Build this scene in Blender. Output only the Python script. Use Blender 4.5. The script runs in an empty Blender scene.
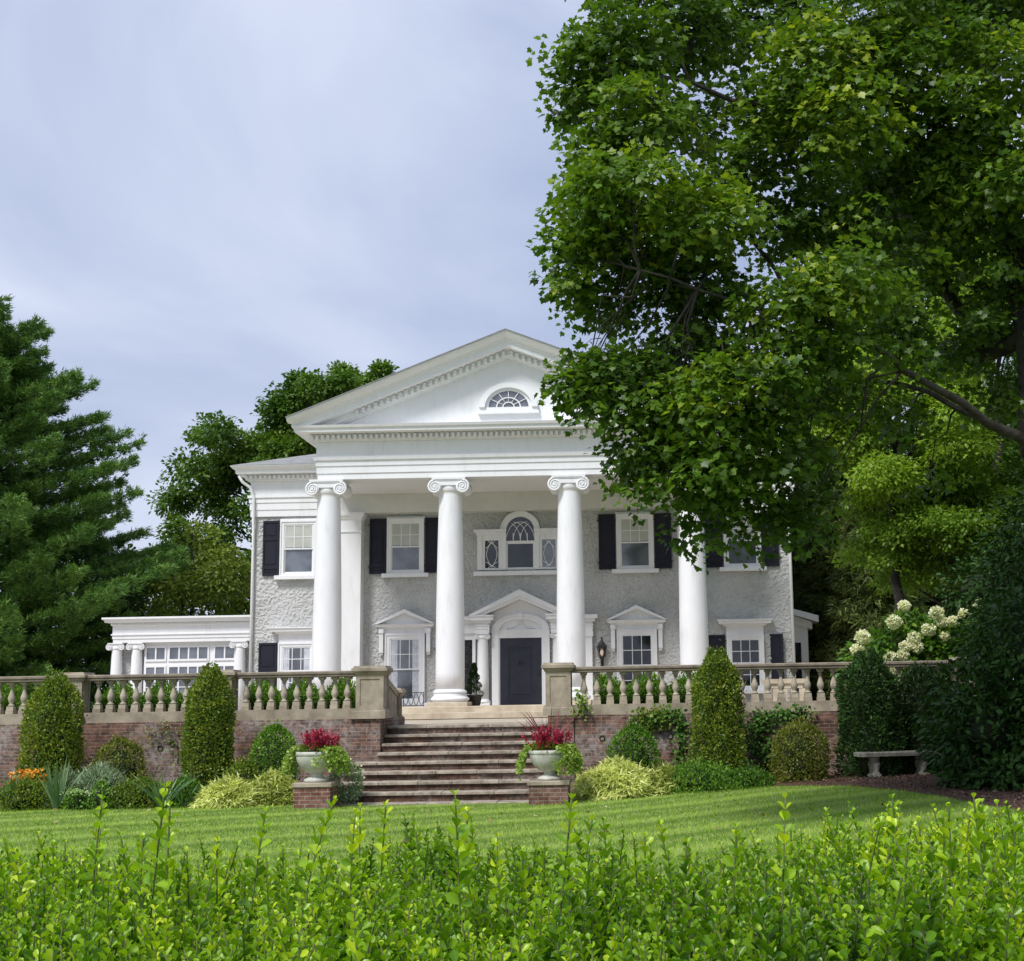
import bpy, math, random
import numpy as np
from mathutils import Matrix, Vector
random.seed(7); rng = np.random.default_rng(11)
scene = bpy.context.scene
PI = math.pi
# ---------------------------------------------------------------- camera
F = 1400.0; W_, H_ = 1024, 961
CAM = Vector((4.2, -45.26, 0.16))
PX, PY = 618.6, 480.5
cam_d = bpy.data.cameras.new('camera'); cam = bpy.data.objects.new('camera', cam_d)
scene.collection.objects.link(cam); scene.camera = cam
cam_d.sensor_width = 36; cam_d.sensor_fit = 'HORIZONTAL'; cam_d.lens = F/W_*36
cam_d.shift_x = -(PX-W_/2)/W_; cam_d.clip_start = 0.1; cam_d.clip_end = 4000
YAW, PITCH, ROLL = math.atan(30/F), math.atan(217.5/F), -0.0168
R = Matrix.Rotation(YAW, 3, 'Z') @ Matrix.Rotation(PI/2+PITCH, 3, 'X') @ Matrix.Rotation(ROLL, 3, 'Z')
cam.matrix_world = Matrix.Translation(CAM) @ R.to_4x4()
def at(px, py, Y):
    d = R @ Vector(((px-PX)/F, -(py-PY)/F, -1))
    return CAM + d*((Y-CAM.y)/d.y)
def XX(px, py, Y): return at(px, py, Y).x
def ZZ(px, py, Y): return at(px, py, Y).z
# ---------------------------------------------------------------- world, sun, exposure
SUN_EL, SUN_AZ = math.radians(52), math.radians(-32)   # azimuth from the camera's back, negative = from its left
world = bpy.data.worlds.new('World'); scene.world = world; world.use_nodes = True
nt = world.node_tree; N = nt.nodes; L = nt.links; N.clear()
out = N.new('ShaderNodeOutputWorld')
sky = N.new('ShaderNodeTexSky'); sky.sky_type = 'NISHITA'; sky.sun_disc = False
sun_dir = Vector((math.sin(SUN_AZ)*math.cos(SUN_EL), -math.cos(SUN_AZ)*math.cos(SUN_EL), math.sin(SUN_EL)))
sky.sun_elevation = SUN_EL; sky.sun_rotation = math.atan2(sun_dir.x, sun_dir.y)
bg1 = N.new('ShaderNodeBackground'); L.new(sky.outputs[0], bg1.inputs[0]); bg1.inputs[1].default_value = 0.06
tc = N.new('ShaderNodeTexCoord')
mp = N.new('ShaderNodeMapping'); mp.inputs['Scale'].default_value = (1.0, .8, 1.0); mp.inputs['Location'].default_value = (0.75, 0.15, 0.2); mp.inputs['Rotation'].default_value = (0, 0, 0.5)
sz0 = N.new('ShaderNodeSeparateXYZ'); L.new(tc.outputs['Generated'], sz0.inputs[0])
mz = N.new('ShaderNodeMath'); mz.operation = 'MAXIMUM'; L.new(sz0.outputs['Z'], mz.inputs[0]); mz.inputs[1].default_value = 0.0
az = N.new('ShaderNodeMath'); az.operation = 'ADD'; L.new(mz.outputs[0], az.inputs[0]); az.inputs[1].default_value = 0.32
cz = N.new('ShaderNodeCombineXYZ')
for k_ in ('X', 'Y'):
    dv = N.new('ShaderNodeMath'); dv.operation = 'DIVIDE'; L.new(sz0.outputs[k_], dv.inputs[0]); L.new(az.outputs[0], dv.inputs[1]); L.new(dv.outputs[0], cz.inputs[k_])
L.new(cz.outputs[0], mp.inputs[0])
nz = N.new('ShaderNodeTexNoise'); nz.inputs['Scale'].default_value = 1.7; nz.inputs['Detail'].default_value = 8; nz.inputs['Roughness'].default_value = 0.5
nz.inputs['Distortion'].default_value = 0.5
L.new(mp.outputs[0], nz.inputs['Vector'])
cr = N.new('ShaderNodeValToRGB'); L.new(nz.outputs['Fac'], cr.inputs[0])
cr.color_ramp.elements[0].position = 0.36; cr.color_ramp.elements[0].color = (0.275, 0.36, 0.585, 1)
cr.color_ramp.elements[1].position = 0.63; cr.color_ramp.elements[1].color = (0.68, 0.74, 0.91, 1)
sx = N.new('ShaderNodeSeparateXYZ'); L.new(tc.outputs['Generated'], sx.inputs[0])
g1 = N.new('ShaderNodeMapRange'); L.new(sx.outputs['Z'], g1.inputs[0])
g1.inputs[1].default_value = 0.0; g1.inputs[2].default_value = 0.45; g1.inputs[3].default_value = 0.75; g1.inputs[4].default_value = 0.0
mx = N.new('ShaderNodeMixRGB'); L.new(g1.outputs[0], mx.inputs[0]); L.new(cr.outputs[0], mx.inputs[1]); mx.inputs[2].default_value = (0.70, 0.75, 0.90, 1)
bg2 = N.new('ShaderNodeBackground'); L.new(mx.outputs[0], bg2.inputs[0]); bg2.inputs[1].default_value = 0.92
ms = N.new('ShaderNodeMixShader'); ms.inputs[0].default_value = 0.86
L.new(bg1.outputs[0], ms.inputs[1]); L.new(bg2.outputs[0], ms.inputs[2]); L.new(ms.outputs[0], out.inputs[0])
sl = bpy.data.lights.new('sun', 'SUN'); sl.energy = 2.9; sl.angle = math.radians(14); sl.color = (1, 0.975, 0.94)
so = bpy.data.objects.new('sun', sl); scene.collection.objects.link(so)
so.rotation_euler = (-sun_dir).to_track_quat('-Z', 'Y').to_euler()
scene.view_settings.view_transform = 'Standard'; scene.view_settings.look = 'None'
scene.view_settings.exposure = 0.33; scene.view_settings.gamma = 1.0; scene.view_settings.use_curve_mapping = False
scene.render.engine = 'CYCLES'
scene.cycles.max_bounces = 8; scene.cycles.transparent_max_bounces = 8; scene.cycles.diffuse_bounces = 4
scene.cycles.use_denoising = True
# ---------------------------------------------------------------- materials
def newmat(name):
    m = bpy.data.materials.new(name); m.use_nodes = True
    nt = m.node_tree; b = nt.nodes['Principled BSDF']
    return m, nt, nt.nodes, nt.links, b
def noise(nt, scale, detail=4, rough=0.55, vec=None, coord='Object'):
    n = nt.nodes.new('ShaderNodeTexNoise'); n.inputs['Scale'].default_value = scale
    n.inputs['Detail'].default_value = detail; n.inputs['Roughness'].default_value = rough
    if vec is None:
        t = nt.nodes.new('ShaderNodeNewGeometry'); vec = t.outputs['Position']
    nt.links.new(vec, n.inputs['Vector']); return n
def ramp(nt, fac, stops):
    r = nt.nodes.new('ShaderNodeValToRGB'); e = r.color_ramp.elements
    while len(e) > 1: e.remove(e[-1])
    e[0].position, e[0].color = stops[0][0], (*stops[0][1], 1)
    for p, c in stops[1:]:
        x = e.new(p); x.color = (*c, 1)
    nt.links.new(fac, r.inputs[0]); return r
def bump(nt, b, h, strength, dist):
    n = nt.nodes.new('ShaderNodeBump'); n.inputs['Strength'].default_value = strength; n.inputs['Distance'].default_value = dist
    nt.links.new(h, n.inputs['Height']); nt.links.new(n.outputs[0], b.inputs['Normal']); return n
def mottled(name, c0, c1, scale=3, rough=0.6, bs=0.2, bscale=40, bd=0.01, lo=0.35, hi=0.65, spec=0.5):
    m, nt, N, L, b = newmat(name)
    n = noise(nt, scale, 6, 0.6); r = ramp(nt, n.outputs['Fac'], [(lo, c0), (hi, c1)])
    L.new(r.outputs[0], b.inputs['Base Color']); b.inputs['Roughness'].default_value = rough
    b.inputs['Specular IOR Level'].default_value = spec
    if bs: bump(nt, b, noise(nt, bscale, 4).outputs['Fac'], bs, bd)
    return m
M = {}
M['white'] = mottled('white_paint', (0.66, 0.665, 0.68), (0.76, 0.765, 0.775), 1.2, 0.45, 0.12, 9, 0.004)
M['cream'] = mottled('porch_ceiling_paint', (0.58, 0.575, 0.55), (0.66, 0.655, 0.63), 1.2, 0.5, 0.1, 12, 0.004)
# siding boards, thin shadow gaps
def stucco():
    m, nt, N, L, b = newmat('stucco')
    n = noise(nt, .7, 7, .65); r = ramp(nt, n.outputs['Fac'], [(0.32, (0.37, 0.375, 0.355)), (0.5, (0.49, 0.495, 0.485)), (0.7, (0.56, 0.565, 0.56))])
    L.new(r.outputs[0], b.inputs['Base Color']); b.inputs['Roughness'].default_value = 0.8
    g = N.new('ShaderNodeNewGeometry'); w = noise(nt, 2.5, 2)
    mpn = N.new('ShaderNodeMixRGB'); mpn.blend_type = 'ADD'; mpn.inputs[0].default_value = 0.22
    L.new(g.outputs['Position'], mpn.inputs[1]); L.new(w.outputs['Color'], mpn.inputs[2])
    v = N.new('ShaderNodeTexVoronoi'); v.feature = 'SMOOTH_F1'; v.inputs['Scale'].default_value = 10.5; v.inputs['Smoothness'].default_value = 0.6
    L.new(mpn.outputs[0], v.inputs['Vector'])
    n2 = noise(nt, 17, 3, 0.5)
    a = N.new('ShaderNodeMath'); a.operation = 'MULTIPLY_ADD'; L.new(n2.outputs['Fac'], a.inputs[0]); a.inputs[1].default_value = 0.9; L.new(v.outputs['Distance'], a.inputs[2])
    bump(nt, b, a.outputs[0], 0.9, 0.06)
    return m
def weathered_white():
    m, nt, N, L, b = newmat('white_paint')
    g = N.new('ShaderNodeNewGeometry'); mp = N.new('ShaderNodeMapping'); mp.inputs['Scale'].default_value = (4, 4, .8); L.new(g.outputs['Position'], mp.inputs[0])
    n = noise(nt, 1.6, 6, .65, vec=mp.outputs[0]); n2 = noise(nt, .8, 5, .6)
    a = N.new('ShaderNodeMath'); a.operation = 'MULTIPLY_ADD'; L.new(n.outputs['Fac'], a.inputs[0]); a.inputs[1].default_value = .6; 
    q = N.new('ShaderNodeMath'); q.operation = 'MULTIPLY'; L.new(n2.outputs['Fac'], q.inputs[0]); q.inputs[1].default_value = .4; L.new(q.outputs[0], a.inputs[2])
    r = ramp(nt, a.outputs[0], [(.33, (.68, .685, .69)), (.45, (.765, .77, .785)), (.62, (.80, .805, .82))])
    L.new(r.outputs[0], b.inputs['Base Color']); b.inputs['Roughness'].default_value = .5; b.inputs['Specular IOR Level'].default_value = .35
    bump(nt, b, noise(nt, 9, 4).outputs['Fac'], .15, .006); return m
M['white'] = weathered_white()
M['stucco'] = stucco()
M['stone'] = mottled('terrace_stone', (0.20, 0.165, 0.12), (0.42, 0.36, 0.275), 2.6, 0.85, 0.5, 35, 0.01, 0.3, 0.66)
M['stone_dark'] = mottled('weathered_rail_stone', (0.15, 0.125, 0.095), (0.30, 0.25, 0.19), 4.5, 0.85, 0.5, 35, 0.01, 0.3, 0.7)
M['stone_baluster'] = mottled('baluster_stone', (0.27, 0.235, 0.175), (0.47, 0.415, 0.32), 5, 0.85, 0.4, 45, 0.008, 0.3, 0.65)
M['limestone'] = mottled('step_limestone', (0.40, 0.33, 0.24), (0.60, 0.52, 0.40), 2.2, 0.8, 0.35, 30, 0.008)
M['urn'] = mottled('cast_stone_urn', (0.36, 0.36, 0.32), (0.62, 0.61, 0.56), 6, 0.8, 0.5, 30, 0.01)
M['bench_stone'] = mottled('bench_stone', (0.13, 0.12, 0.10), (0.30, 0.28, 0.23), 9, 0.85, 0.5, 40, 0.01)
M['nosing'] = mottled('weathered_step_stone', (0.13, 0.105, 0.08), (0.42, 0.36, 0.29), 4.5, 0.85, 0.5, 30, 0.012, 0.28, 0.62)
M['shutter'] = mottled('shutter_paint', (0.009, 0.009, 0.019), (0.013, 0.013, 0.026), 3, 0.55, 0.1, 20, 0.003, spec=0.3)
M['door'] = mottled('door_paint', (0.022, 0.024, 0.038), (0.032, 0.034, 0.050), 3, 0.35, 0.05, 20, 0.003, spec=0.35)
M['iron'] = mottled('black_iron', (0.012, 0.012, 0.014), (0.03, 0.03, 0.032), 9, 0.45, 0.2, 50, 0.003)
M['slate'] = mottled('roof_shingles', (0.20, 0.20, 0.20), (0.31, 0.31, 0.305), 4, 0.9, 0.6, 14, 0.02)
M['roof_edge'] = mottled('grey_flashing', (0.16, 0.16, 0.17), (0.22, 0.22, 0.23), 4, 0.6, 0.1, 14, 0.005)
M['blind'] = mottled('linen_blind', (0.40, 0.42, 0.38), (0.50, 0.52, 0.48), 2, 0.8, 0, 1)
M['curtain'] = mottled('white_curtain', (0.42, 0.44, 0.50), (0.60, 0.62, 0.68), 7, 0.8, 0, 1)
M['dark_room'] = mottled('window_recess', (0.03, 0.032, 0.04), (0.05, 0.052, 0.06), 2, 0.9, 0, 1)
M['mulch'] = mottled('mulch', (0.035, 0.017, 0.009), (0.16, 0.085, 0.05), 26, 0.95, 1.0, 30, 0.05, 0.34, 0.68)
M['bark'] = mottled('bark', (0.014, 0.012, 0.010), (0.050, 0.044, 0.036), 7, 0.95, 1.0, 16, 0.03)
M['pinebark'] = mottled('pine_bark', (0.03, 0.023, 0.017), (0.07, 0.055, 0.045), 7, 0.95, 1.0, 16, 0.03)
M['twig'] = mottled('green_stem', (0.06, 0.085, 0.02), (0.12, 0.14, 0.035), 7, 0.8, 0, 16)
M['woody'] = mottled('shrub_twigs', (0.010, 0.018, 0.006), (0.028, 0.042, 0.012), 12, 0.95, 0.8, 20, 0.05)
def glass(name, base, rough=0.04, ior=1.9):
    m, nt, N, L, b = newmat(name)
    n = noise(nt, 1.3, 2); r = ramp(nt, n.outputs['Fac'], [(0.35, tuple(c*.6 for c in base)), (0.6, tuple(c*1.45 for c in base))])
    L.new(r.outputs[0], b.inputs['Base Color']); b.inputs['Roughness'].default_value = rough; b.inputs['IOR'].default_value = ior
    bump(nt, b, noise(nt, 1.6, 1).outputs['Fac'], 0.12, 0.02)
    return m
M['glass'] = glass('window_glass', (0.10, 0.112, 0.135), 0.05, 1.9)
M['glass_dark'] = glass('dark_window_glass', (0.014, 0.018, 0.024), 0.04, 1.6)
def brick(name, cols, mortar, axis_y=False, white=0.5):
    m, nt, N, L, b = newmat(name)
    g = N.new('ShaderNodeNewGeometry'); s = N.new('ShaderNodeSeparateXYZ'); L.new(g.outputs['Position'], s.inputs[0])
    ad = N.new('ShaderNodeMath'); ad.operation = 'ADD'; L.new(s.outputs['X'], ad.inputs[0]); L.new(s.outputs['Y'], ad.inputs[1])
    c = N.new('ShaderNodeCombineXYZ'); L.new(ad.outputs[0], c.inputs[0]); L.new(s.outputs['Z'], c.inputs[1])
    br = N.new('ShaderNodeTexBrick'); L.new(c.outputs[0], br.inputs['Vector']); br.inputs['Scale'].default_value = 1
    br.inputs['Brick Width'].default_value = 0.215; br.inputs['Row Height'].default_value = 0.075; br.inputs['Mortar Size'].default_value = 0.010
    br.inputs['Color1'].default_value = (*cols[0], 1); br.inputs['Color2'].default_value = (*cols[1], 1); br.inputs['Mortar'].default_value = (*mortar, 1)
    br.inputs['Bias'].default_value = -0.2
    n = noise(nt, 9, 5); mm = N.new('ShaderNodeMixRGB'); mm.blend_type = 'MULTIPLY'; mm.inputs[0].default_value = 0.7
    rr = ramp(nt, n.outputs['Fac'], [(0.32, (0.34, 0.31, 0.30)), (0.64, (1.25, 1.18, 1.12))]); L.new(br.outputs['Color'], mm.inputs[1]); L.new(rr.outputs[0], mm.inputs[2])
    n2 = noise(nt, 0.9, 6, 0.7); r2 = ramp(nt, n2.outputs['Fac'], [(0.46, (0, 0, 0)), (0.60, (white, white, white))])
    n3 = noise(nt, 14, 3); mu = N.new('ShaderNodeMath'); mu.operation = 'MULTIPLY'; L.new(r2.outputs[0], mu.inputs[0]); L.new(ramp(nt, n3.outputs['Fac'], [(0.35, (0.1,)*3), (0.6, (1.0,)*3)]).outputs[0], mu.inputs[1])
    m2 = N.new('ShaderNodeMixRGB'); L.new(mu.outputs[0], m2.inputs[0]); L.new(mm.outputs[0], m2.inputs[1]); m2.inputs[2].default_value = (0.46, 0.42, 0.40, 1)
    n4 = noise(nt, 0.7, 4, 0.6); r4 = ramp(nt, n4.outputs['Fac'], [(0.35, (0.6, 0.62, 0.52)), (0.5, (1, 1, 1))])
    m3 = N.new('ShaderNodeMixRGB'); m3.blend_type = 'MULTIPLY'; m3.inputs[0].default_value = 1; L.new(m2.outputs[0], m3.inputs[1]); L.new(r4.outputs[0], m3.inputs[2])
    L.new(m3.outputs[0], b.inputs['Base Color']); b.inputs['Roughness'].default_value = 0.9
    hh = N.new('ShaderNodeMath'); hh.operation = 'MULTIPLY_ADD'; L.new(br.outputs['Fac'], hh.inputs[0]); hh.inputs[1].default_value = -1; L.new(n.outputs['Fac'], hh.inputs[2])
    bump(nt, b, hh.outputs[0], 0.8, 0.02)
    return m
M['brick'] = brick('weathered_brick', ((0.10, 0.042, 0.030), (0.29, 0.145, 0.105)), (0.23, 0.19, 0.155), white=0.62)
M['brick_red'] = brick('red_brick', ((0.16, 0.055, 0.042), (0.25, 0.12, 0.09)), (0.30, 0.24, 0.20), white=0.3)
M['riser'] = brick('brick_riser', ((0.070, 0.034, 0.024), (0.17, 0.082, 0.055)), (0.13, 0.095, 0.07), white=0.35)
def foliage(name, stops, trans=0.3, rough=0.45, spec=0.35, tcol=1.5):
    m, nt, N, L, b = newmat(name)
    a = N.new('ShaderNodeAttribute'); a.attribute_name = 'tint'
    r = ramp(nt, a.outputs['Fac'], stops)
    L.new(r.outputs[0], b.inputs['Base Color']); b.inputs['Roughness'].default_value = rough; b.inputs['Specular IOR Level'].default_value = spec
    t = N.new('ShaderNodeBsdfTranslucent')
    mu = N.new('ShaderNodeMixRGB'); mu.blend_type = 'MULTIPLY'; mu.inputs[0].default_value = 1; L.new(r.outputs[0], mu.inputs[1]); mu.inputs[2].default_value = (1.3*tcol, 1.35*tcol, 0.6*tcol, 1)
    L.new(mu.outputs[0], t.inputs[0])
    ms = N.new('ShaderNodeMixShader'); ms.inputs[0].default_value = trans
    L.new(b.outputs[0], ms.inputs[1]); L.new(t.outputs[0], ms.inputs[2]); L.new(ms.outputs[0], N['Material Output'].inputs[0])
    return m
# ---------------------------------------------------------------- object helpers
C = scene.collection
def link(o, parent=None, **props):
    C.objects.link(o)
    if parent is not None: o.parent = parent
    for k, v in props.items():
        if v is not None: o[k] = v
    return o
def empty(name, loc=(0, 0, 0), rz=0, label=None, cat=None, group=None, parent=None):
    o = bpy.data.objects.new(name, None); o.location = loc; o.rotation_euler = (0, 0, rz); o.empty_display_size = 0.2
    return link(o, parent, label=label, category=cat, group=group)
def tag(o, label, cat, group=None):
    o['label'] = label; o['category'] = cat
    if group: o['group'] = group
    return o
def dup(root, loc, label=None, rz=None, scale=None, mat=None):
    def cp(o, parent):
        c = o.copy(); C.objects.link(c); c.parent = parent
        for ch in list(o.children): cp(ch, c)
        return c
    r = cp(root, None); r.location = loc
    if rz is not None: r.rotation_euler = (0, 0, rz)
    if scale is not None: r.scale = scale
    if label: r['label'] = label
    return r
class MB:
    def __init__(s): s.v = []; s.f = []; s.sm = []
    def poly(s, vs, fs, smooth=False):
        o = len(s.v); s.v += [tuple(v) for v in vs]; s.f += [tuple(i+o for i in f) for f in fs]; s.sm += [smooth]*len(fs); return s
    def box(s, x0, x1, y0, y1, z0, z1):
        return s.poly([(x0,y0,z0),(x1,y0,z0),(x1,y1,z0),(x0,y1,z0),(x0,y0,z1),(x1,y0,z1),(x1,y1,z1),(x0,y1,z1)],
                      [(0,3,2,1),(4,5,6,7),(0,1,5,4),(1,2,6,5),(2,3,7,6),(3,0,4,7)])
    def cbox(s, x0, x1, y0, y1, z0, z1, c=0.01):
        # box with chamfered vertical and top edges
        def ring(i, z): return [(x0+i,y0+c,z),(x0+c,y0+i,z),(x1-c,y0+i,z),(x1-i,y0+c,z),(x1-i,y1-c,z),(x1-c,y1-i,z),(x0+c,y1-i,z),(x0+i,y1-c,z)]
        rings = [ring(0, z0), ring(0, z1-c), ring(c*0.9, z1)]
        vs = sum(rings, []); fs = [tuple(range(7,-1,-1)), tuple(range(16,24))]
        for k in range(2):
            for i in range(8): j = (i+1)%8; fs.append((k*8+i, k*8+j, k*8+8+j, k*8+8+i))
        return s.poly(vs, fs)
    def prism(s, pts, y0, y1):   # polygon in xz, extruded along y (pts ccw seen from -y)
        n = len(pts); vs = [(x, y0, z) for x, z in pts]+[(x, y1, z) for x, z in pts]
        fs = [tuple(range(n)), tuple(range(2*n-1, n-1, -1))]+[(i, n+i, n+(i+1)%n, (i+1)%n) for i in range(n)]
        return s.poly(vs, fs)
    def ringprism(s, outer, inner, y0, y1):  # band between two open xz paths
        n = len(outer); vs = [(x,y0,z) for x,z in outer]+[(x,y0,z) for x,z in inner]+[(x,y1,z) for x,z in outer]+[(x,y1,z) for x,z in inner]
        fs = []
        for i in range(n-1):
            fs += [(i, i+1, n+i+1, n+i), (2*n+i, 3*n+i, 3*n+i+1, 2*n+i+1), (i, 2*n+i, 2*n+i+1, i+1), (n+i, n+i+1, 3*n+i+1, 3*n+i)]
        fs += [(0, n, 3*n, 2*n), (n-1, 3*n-1, 4*n-1, 2*n-1)]
        return s.poly(vs, fs)
    def lathe(s, prof, cx, cy, n=24, smooth=True, cap=True):
        vs = []; m = len(prof)
        for r, z in prof:
            for i in range(n):
                a = 2*PI*i/n; vs.append((cx+r*math.cos(a), cy+r*math.sin(a), z))
        fs = [(k*n+i, k*n+(i+1)%n, (k+1)*n+(i+1)%n, (k+1)*n+i) for k in range(m-1) for i in range(n)]
        s.poly(vs, fs, smooth)
        if cap:
            o = len(s.v)-m*n
            s.f += [tuple(o+i for i in range(n-1, -1, -1)), tuple(o+(m-1)*n+i for i in range(n))]; s.sm += [False, False]
        return s
    def tube(s, pts, rad, n=8, closed=False, smooth=True):
        pts = [Vector(p) for p in pts]; m = len(pts)
        if not hasattr(rad, '__len__'): rad = [rad]*m
        vs = []; up = Vector((0.13, 0.21, 0.97))
        for i, p in enumerate(pts):
            d = (pts[min(i+1, m-1)]-pts[max(i-1, 0)])
            if d.length < 1e-9: d = Vector((0, 0, 1))
            d.normalize(); a = d.cross(up)
            if a.length < 0.05: a = d.cross(Vector((1, 0, 0)))
            a.normalize(); b = a.cross(d); up = b
            for k in range(n):
                t = 2*PI*k/n; vs.append(p+(a*math.cos(t)+b*math.sin(t))*rad[i])
        fs = [(k*n+i, (k+1)*n+i, (k+1)*n+(i+1)%n, k*n+(i+1)%n) for k in range(m-1) for i in range(n)]
        fs += [tuple(range(n)), tuple((m-1)*n+i for i in range(n-1, -1, -1))]
        return s.poly(vs, fs, smooth)
    def rings(s, prof, x0, x1, yf, yb, close=True):
        # moulding that runs round the front and both ends: prof = [(projection, z)...]
        vs = []
        for p, z in prof: vs += [(x0-p, yb, z), (x0-p, yf-p, z), (x1+p, yf-p, z), (x1+p, yb, z)]
        fs = []
        for k in range(len(prof)-1):
            for i in range(3): fs.append((k*4+i, k*4+i+1, k*4+5+i, k*4+4+i))
        n = len(prof)-1
        if close: fs += [(3, 2, 1, 0), (n*4, n*4+1, n*4+2, n*4+3)]
        return s.poly(vs, fs)
    def ringsall(s, prof, x0, x1, y0, y1):
        vs = []
        for p, z in prof: vs += [(x0-p, y0-p, z), (x1+p, y0-p, z), (x1+p, y1+p, z), (x0-p, y1+p, z)]
        fs = [(k*4+i, k*4+(i+1)%4, k*4+4+(i+1)%4, k*4+4+i) for k in range(len(prof)-1) for i in range(4)]
        n = len(prof)-1; fs += [(3, 2, 1, 0), (n*4, n*4+1, n*4+2, n*4+3)]
        return s.poly(vs, fs)
    def build(s, name, mat, parent=None, origin=None, **props):
        me = bpy.data.meshes.new(name)
        vs = s.v
        if origin is not None: vs = [(v[0]-origin[0], v[1]-origin[1], v[2]-origin[2]) for v in vs]
        me.from_pydata(vs, [], s.f); me.polygons.foreach_set('use_smooth', s.sm)
        me.materials.append(M[mat] if isinstance(mat, str) else mat); me.update()
        o = bpy.data.objects.new(name, me)
        if origin is not None: o.location = origin
        return link(o, parent, **props)
# ================================================================ THE HOUSE
YC = -3.26                      # line of the columns; the wall is at y = 0, the porch floor at z = 0
HW = 8.79                       # half width of the main block
HD = 11.0                       # depth of the main block
mansion = empty('mansion', (0, 0, 0), 0, 'white two storey mansion with four tall columns under a pediment and dark shutters', 'house')
def zwall(py, px=520): return ZZ(px, py, 0)
def zcol(py, px=448): return ZZ(px, py, YC)
z_eave_top = ZZ(232, 464, -0.9); z_corn_lo = ZZ(258, 482, 0); z_frieze_lo = ZZ(258, 517, 0)
print('levels', z_eave_top, z_corn_lo, z_frieze_lo)
# main walls
m = MB(); m.box(-HW, HW, 0, HD, -0.35, z_frieze_lo); m.build('wall', 'stucco', mansion)
# frieze of flat boards with laps
h = z_corn_lo - z_frieze_lo
m = MB(); zf = z_frieze_lo
m.ringsall([(0.06, zf), (0.06, zf+h*0.18), (0.085, zf+h*0.19), (0.085, zf+h*0.38), (0.11, zf+h*0.39), (0.11, zf+h*0.52), (0.15, zf+h*0.53), (0.15, zf+h*0.60), (0.07, zf+h*0.61), (0.07, z_corn_lo)], -HW, HW, 0, HD)
m.build('frieze', 'white', mansion)
# eave cornice
m = MB(); e0 = z_corn_lo; e1 = z_eave_top; eh = e1-e0
m.ringsall([(0.09, e0+0.002), (0.14, e0+0.03), (0.14, e0+eh*0.12), (0.20, e0+eh*0.14), (0.20, e0+eh*0.42), (0.46, e0+eh*0.46), (0.48, e0+eh*0.72), (0.53, e0+eh*0.76), (0.60, e0+eh*0.92), (0.62, e1)], -HW, HW, 0, HD)
x = -HW-0.2
while x < HW+0.2:
    m.box(x, x+0.080, -0.31, -0.195, e0+eh*0.15, e0+eh*0.36); x += 0.155
y = 0
while y < HD:
    for sx_ in (-1, 1): m.box(sx_*(HW+0.235)-0.04, sx_*(HW+0.235)+0.04, y, y+0.085, e0+eh*0.15, e0+eh*0.36)
    y += 0.155
m.build('eave_cornice', 'white', mansion)
# low hipped roof
m = MB(); a = HW+0.60; zr = z_eave_top+0.01; rt = 1.75
m.poly([(-a, -0.6, zr), (a, -0.6, zr), (a, HD+0.6, zr), (-a, HD+0.6, zr), (-a+5.2, HD/2-0.6, zr+rt), (a-5.2, HD/2-0.6, zr+rt), (a-5.2, HD/2+0.6, zr+rt), (-a+5.2, HD/2+0.6, zr+rt)],
       [(0,1,5,4),(1,2,6,5),(2,3,7,6),(3,0,4,7),(4,5,6,7)])
roof = m.build('roof', 'slate', mansion)
m = MB(); m.box(-6.9, -6.3, 5.2, 6.0, zr+0.5, zr+2.1); m.box(-6.96, -6.24, 5.14, 6.06, zr+2.1, zr+2.22); m.build('chimney', 'white', roof)
# ---- portico ceiling and entablature
CX = [-5.53, -1.82, 1.80, 5.47]
PH = 5.47+0.34                   # half width of the architrave face
YF = YC-0.34
def zp(py, px=400): return ZZ(px, py, YF)
z_arch = zp(478.6, 380); z_arch_t = zp(459.7, 380); z_fr = zp(456.5, 380); z_dl = zp(441.5, 380); z_dh = zp(433, 380); 
z_ct = ZZ(400, 423, YF-0.7)
print('portico', z_arch, z_arch_t, z_dl, z_dh, z_ct)
m = MB(); ah = z_arch_t-z_arch
m.rings([(0, z_arch), (0, z_arch+ah*.30), (0.03, z_arch+ah*.32), (0.03, z_arch+ah*.68), (0.06, z_arch+ah*.70), (0.06, z_arch_t-.02), (0.11, z_arch_t), (0.13, z_fr), (0.04, z_fr+.01), (0.04, z_dl)], -PH, PH, YF, -0.16)
m.build('entablature', 'white', mansion)
# inside of the beam and the coffered ceiling sit behind the architrave
m = MB(); zc = z_arch
m.box(-PH+0.66, PH-0.66, YC+0.32, YC+0.34, zc-0.0, zc+0.01)
zwl = zwall(511.7)               # bottom of the beam against the wall
m.box(-PH+0.02, PH-0.02, -0.42, -0.115, zwl, z_arch-0.003); m.build('wall_beam', 'cream', mansion)
# cornice of the portico
m = MB(); c0 = z_dl; c1 = z_ct; ch = c1-c0
m.rings([(0.06, c0+.003), (0.10, c0+ch*.05), (0.12, c0+ch*.12), (0.16, c0+ch*.14), (0.16, c0+ch*.50), (0.58, c0+ch*.54), (0.59, c0+ch*.78), (0.64, c0+ch*.82), (0.67, c1)], -PH, PH, YF, -0.9)
x = -PH-0.18
while x < PH+0.18:
    m.box(x, x+0.085, YF-0.30, YF-0.15, c0+ch*.15, c0+ch*.44); x += 0.165
y = YF
while y < -1.0:
    for s_ in (-1, 1): m.box(s_*(PH+0.205)-0.05, s_*(PH+0.205)+0.05, y, y+0.095, c0+ch*.15, c0+ch*.44)
    y += 0.165
m.build('portico_cornice', 'white', mansion)
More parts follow.
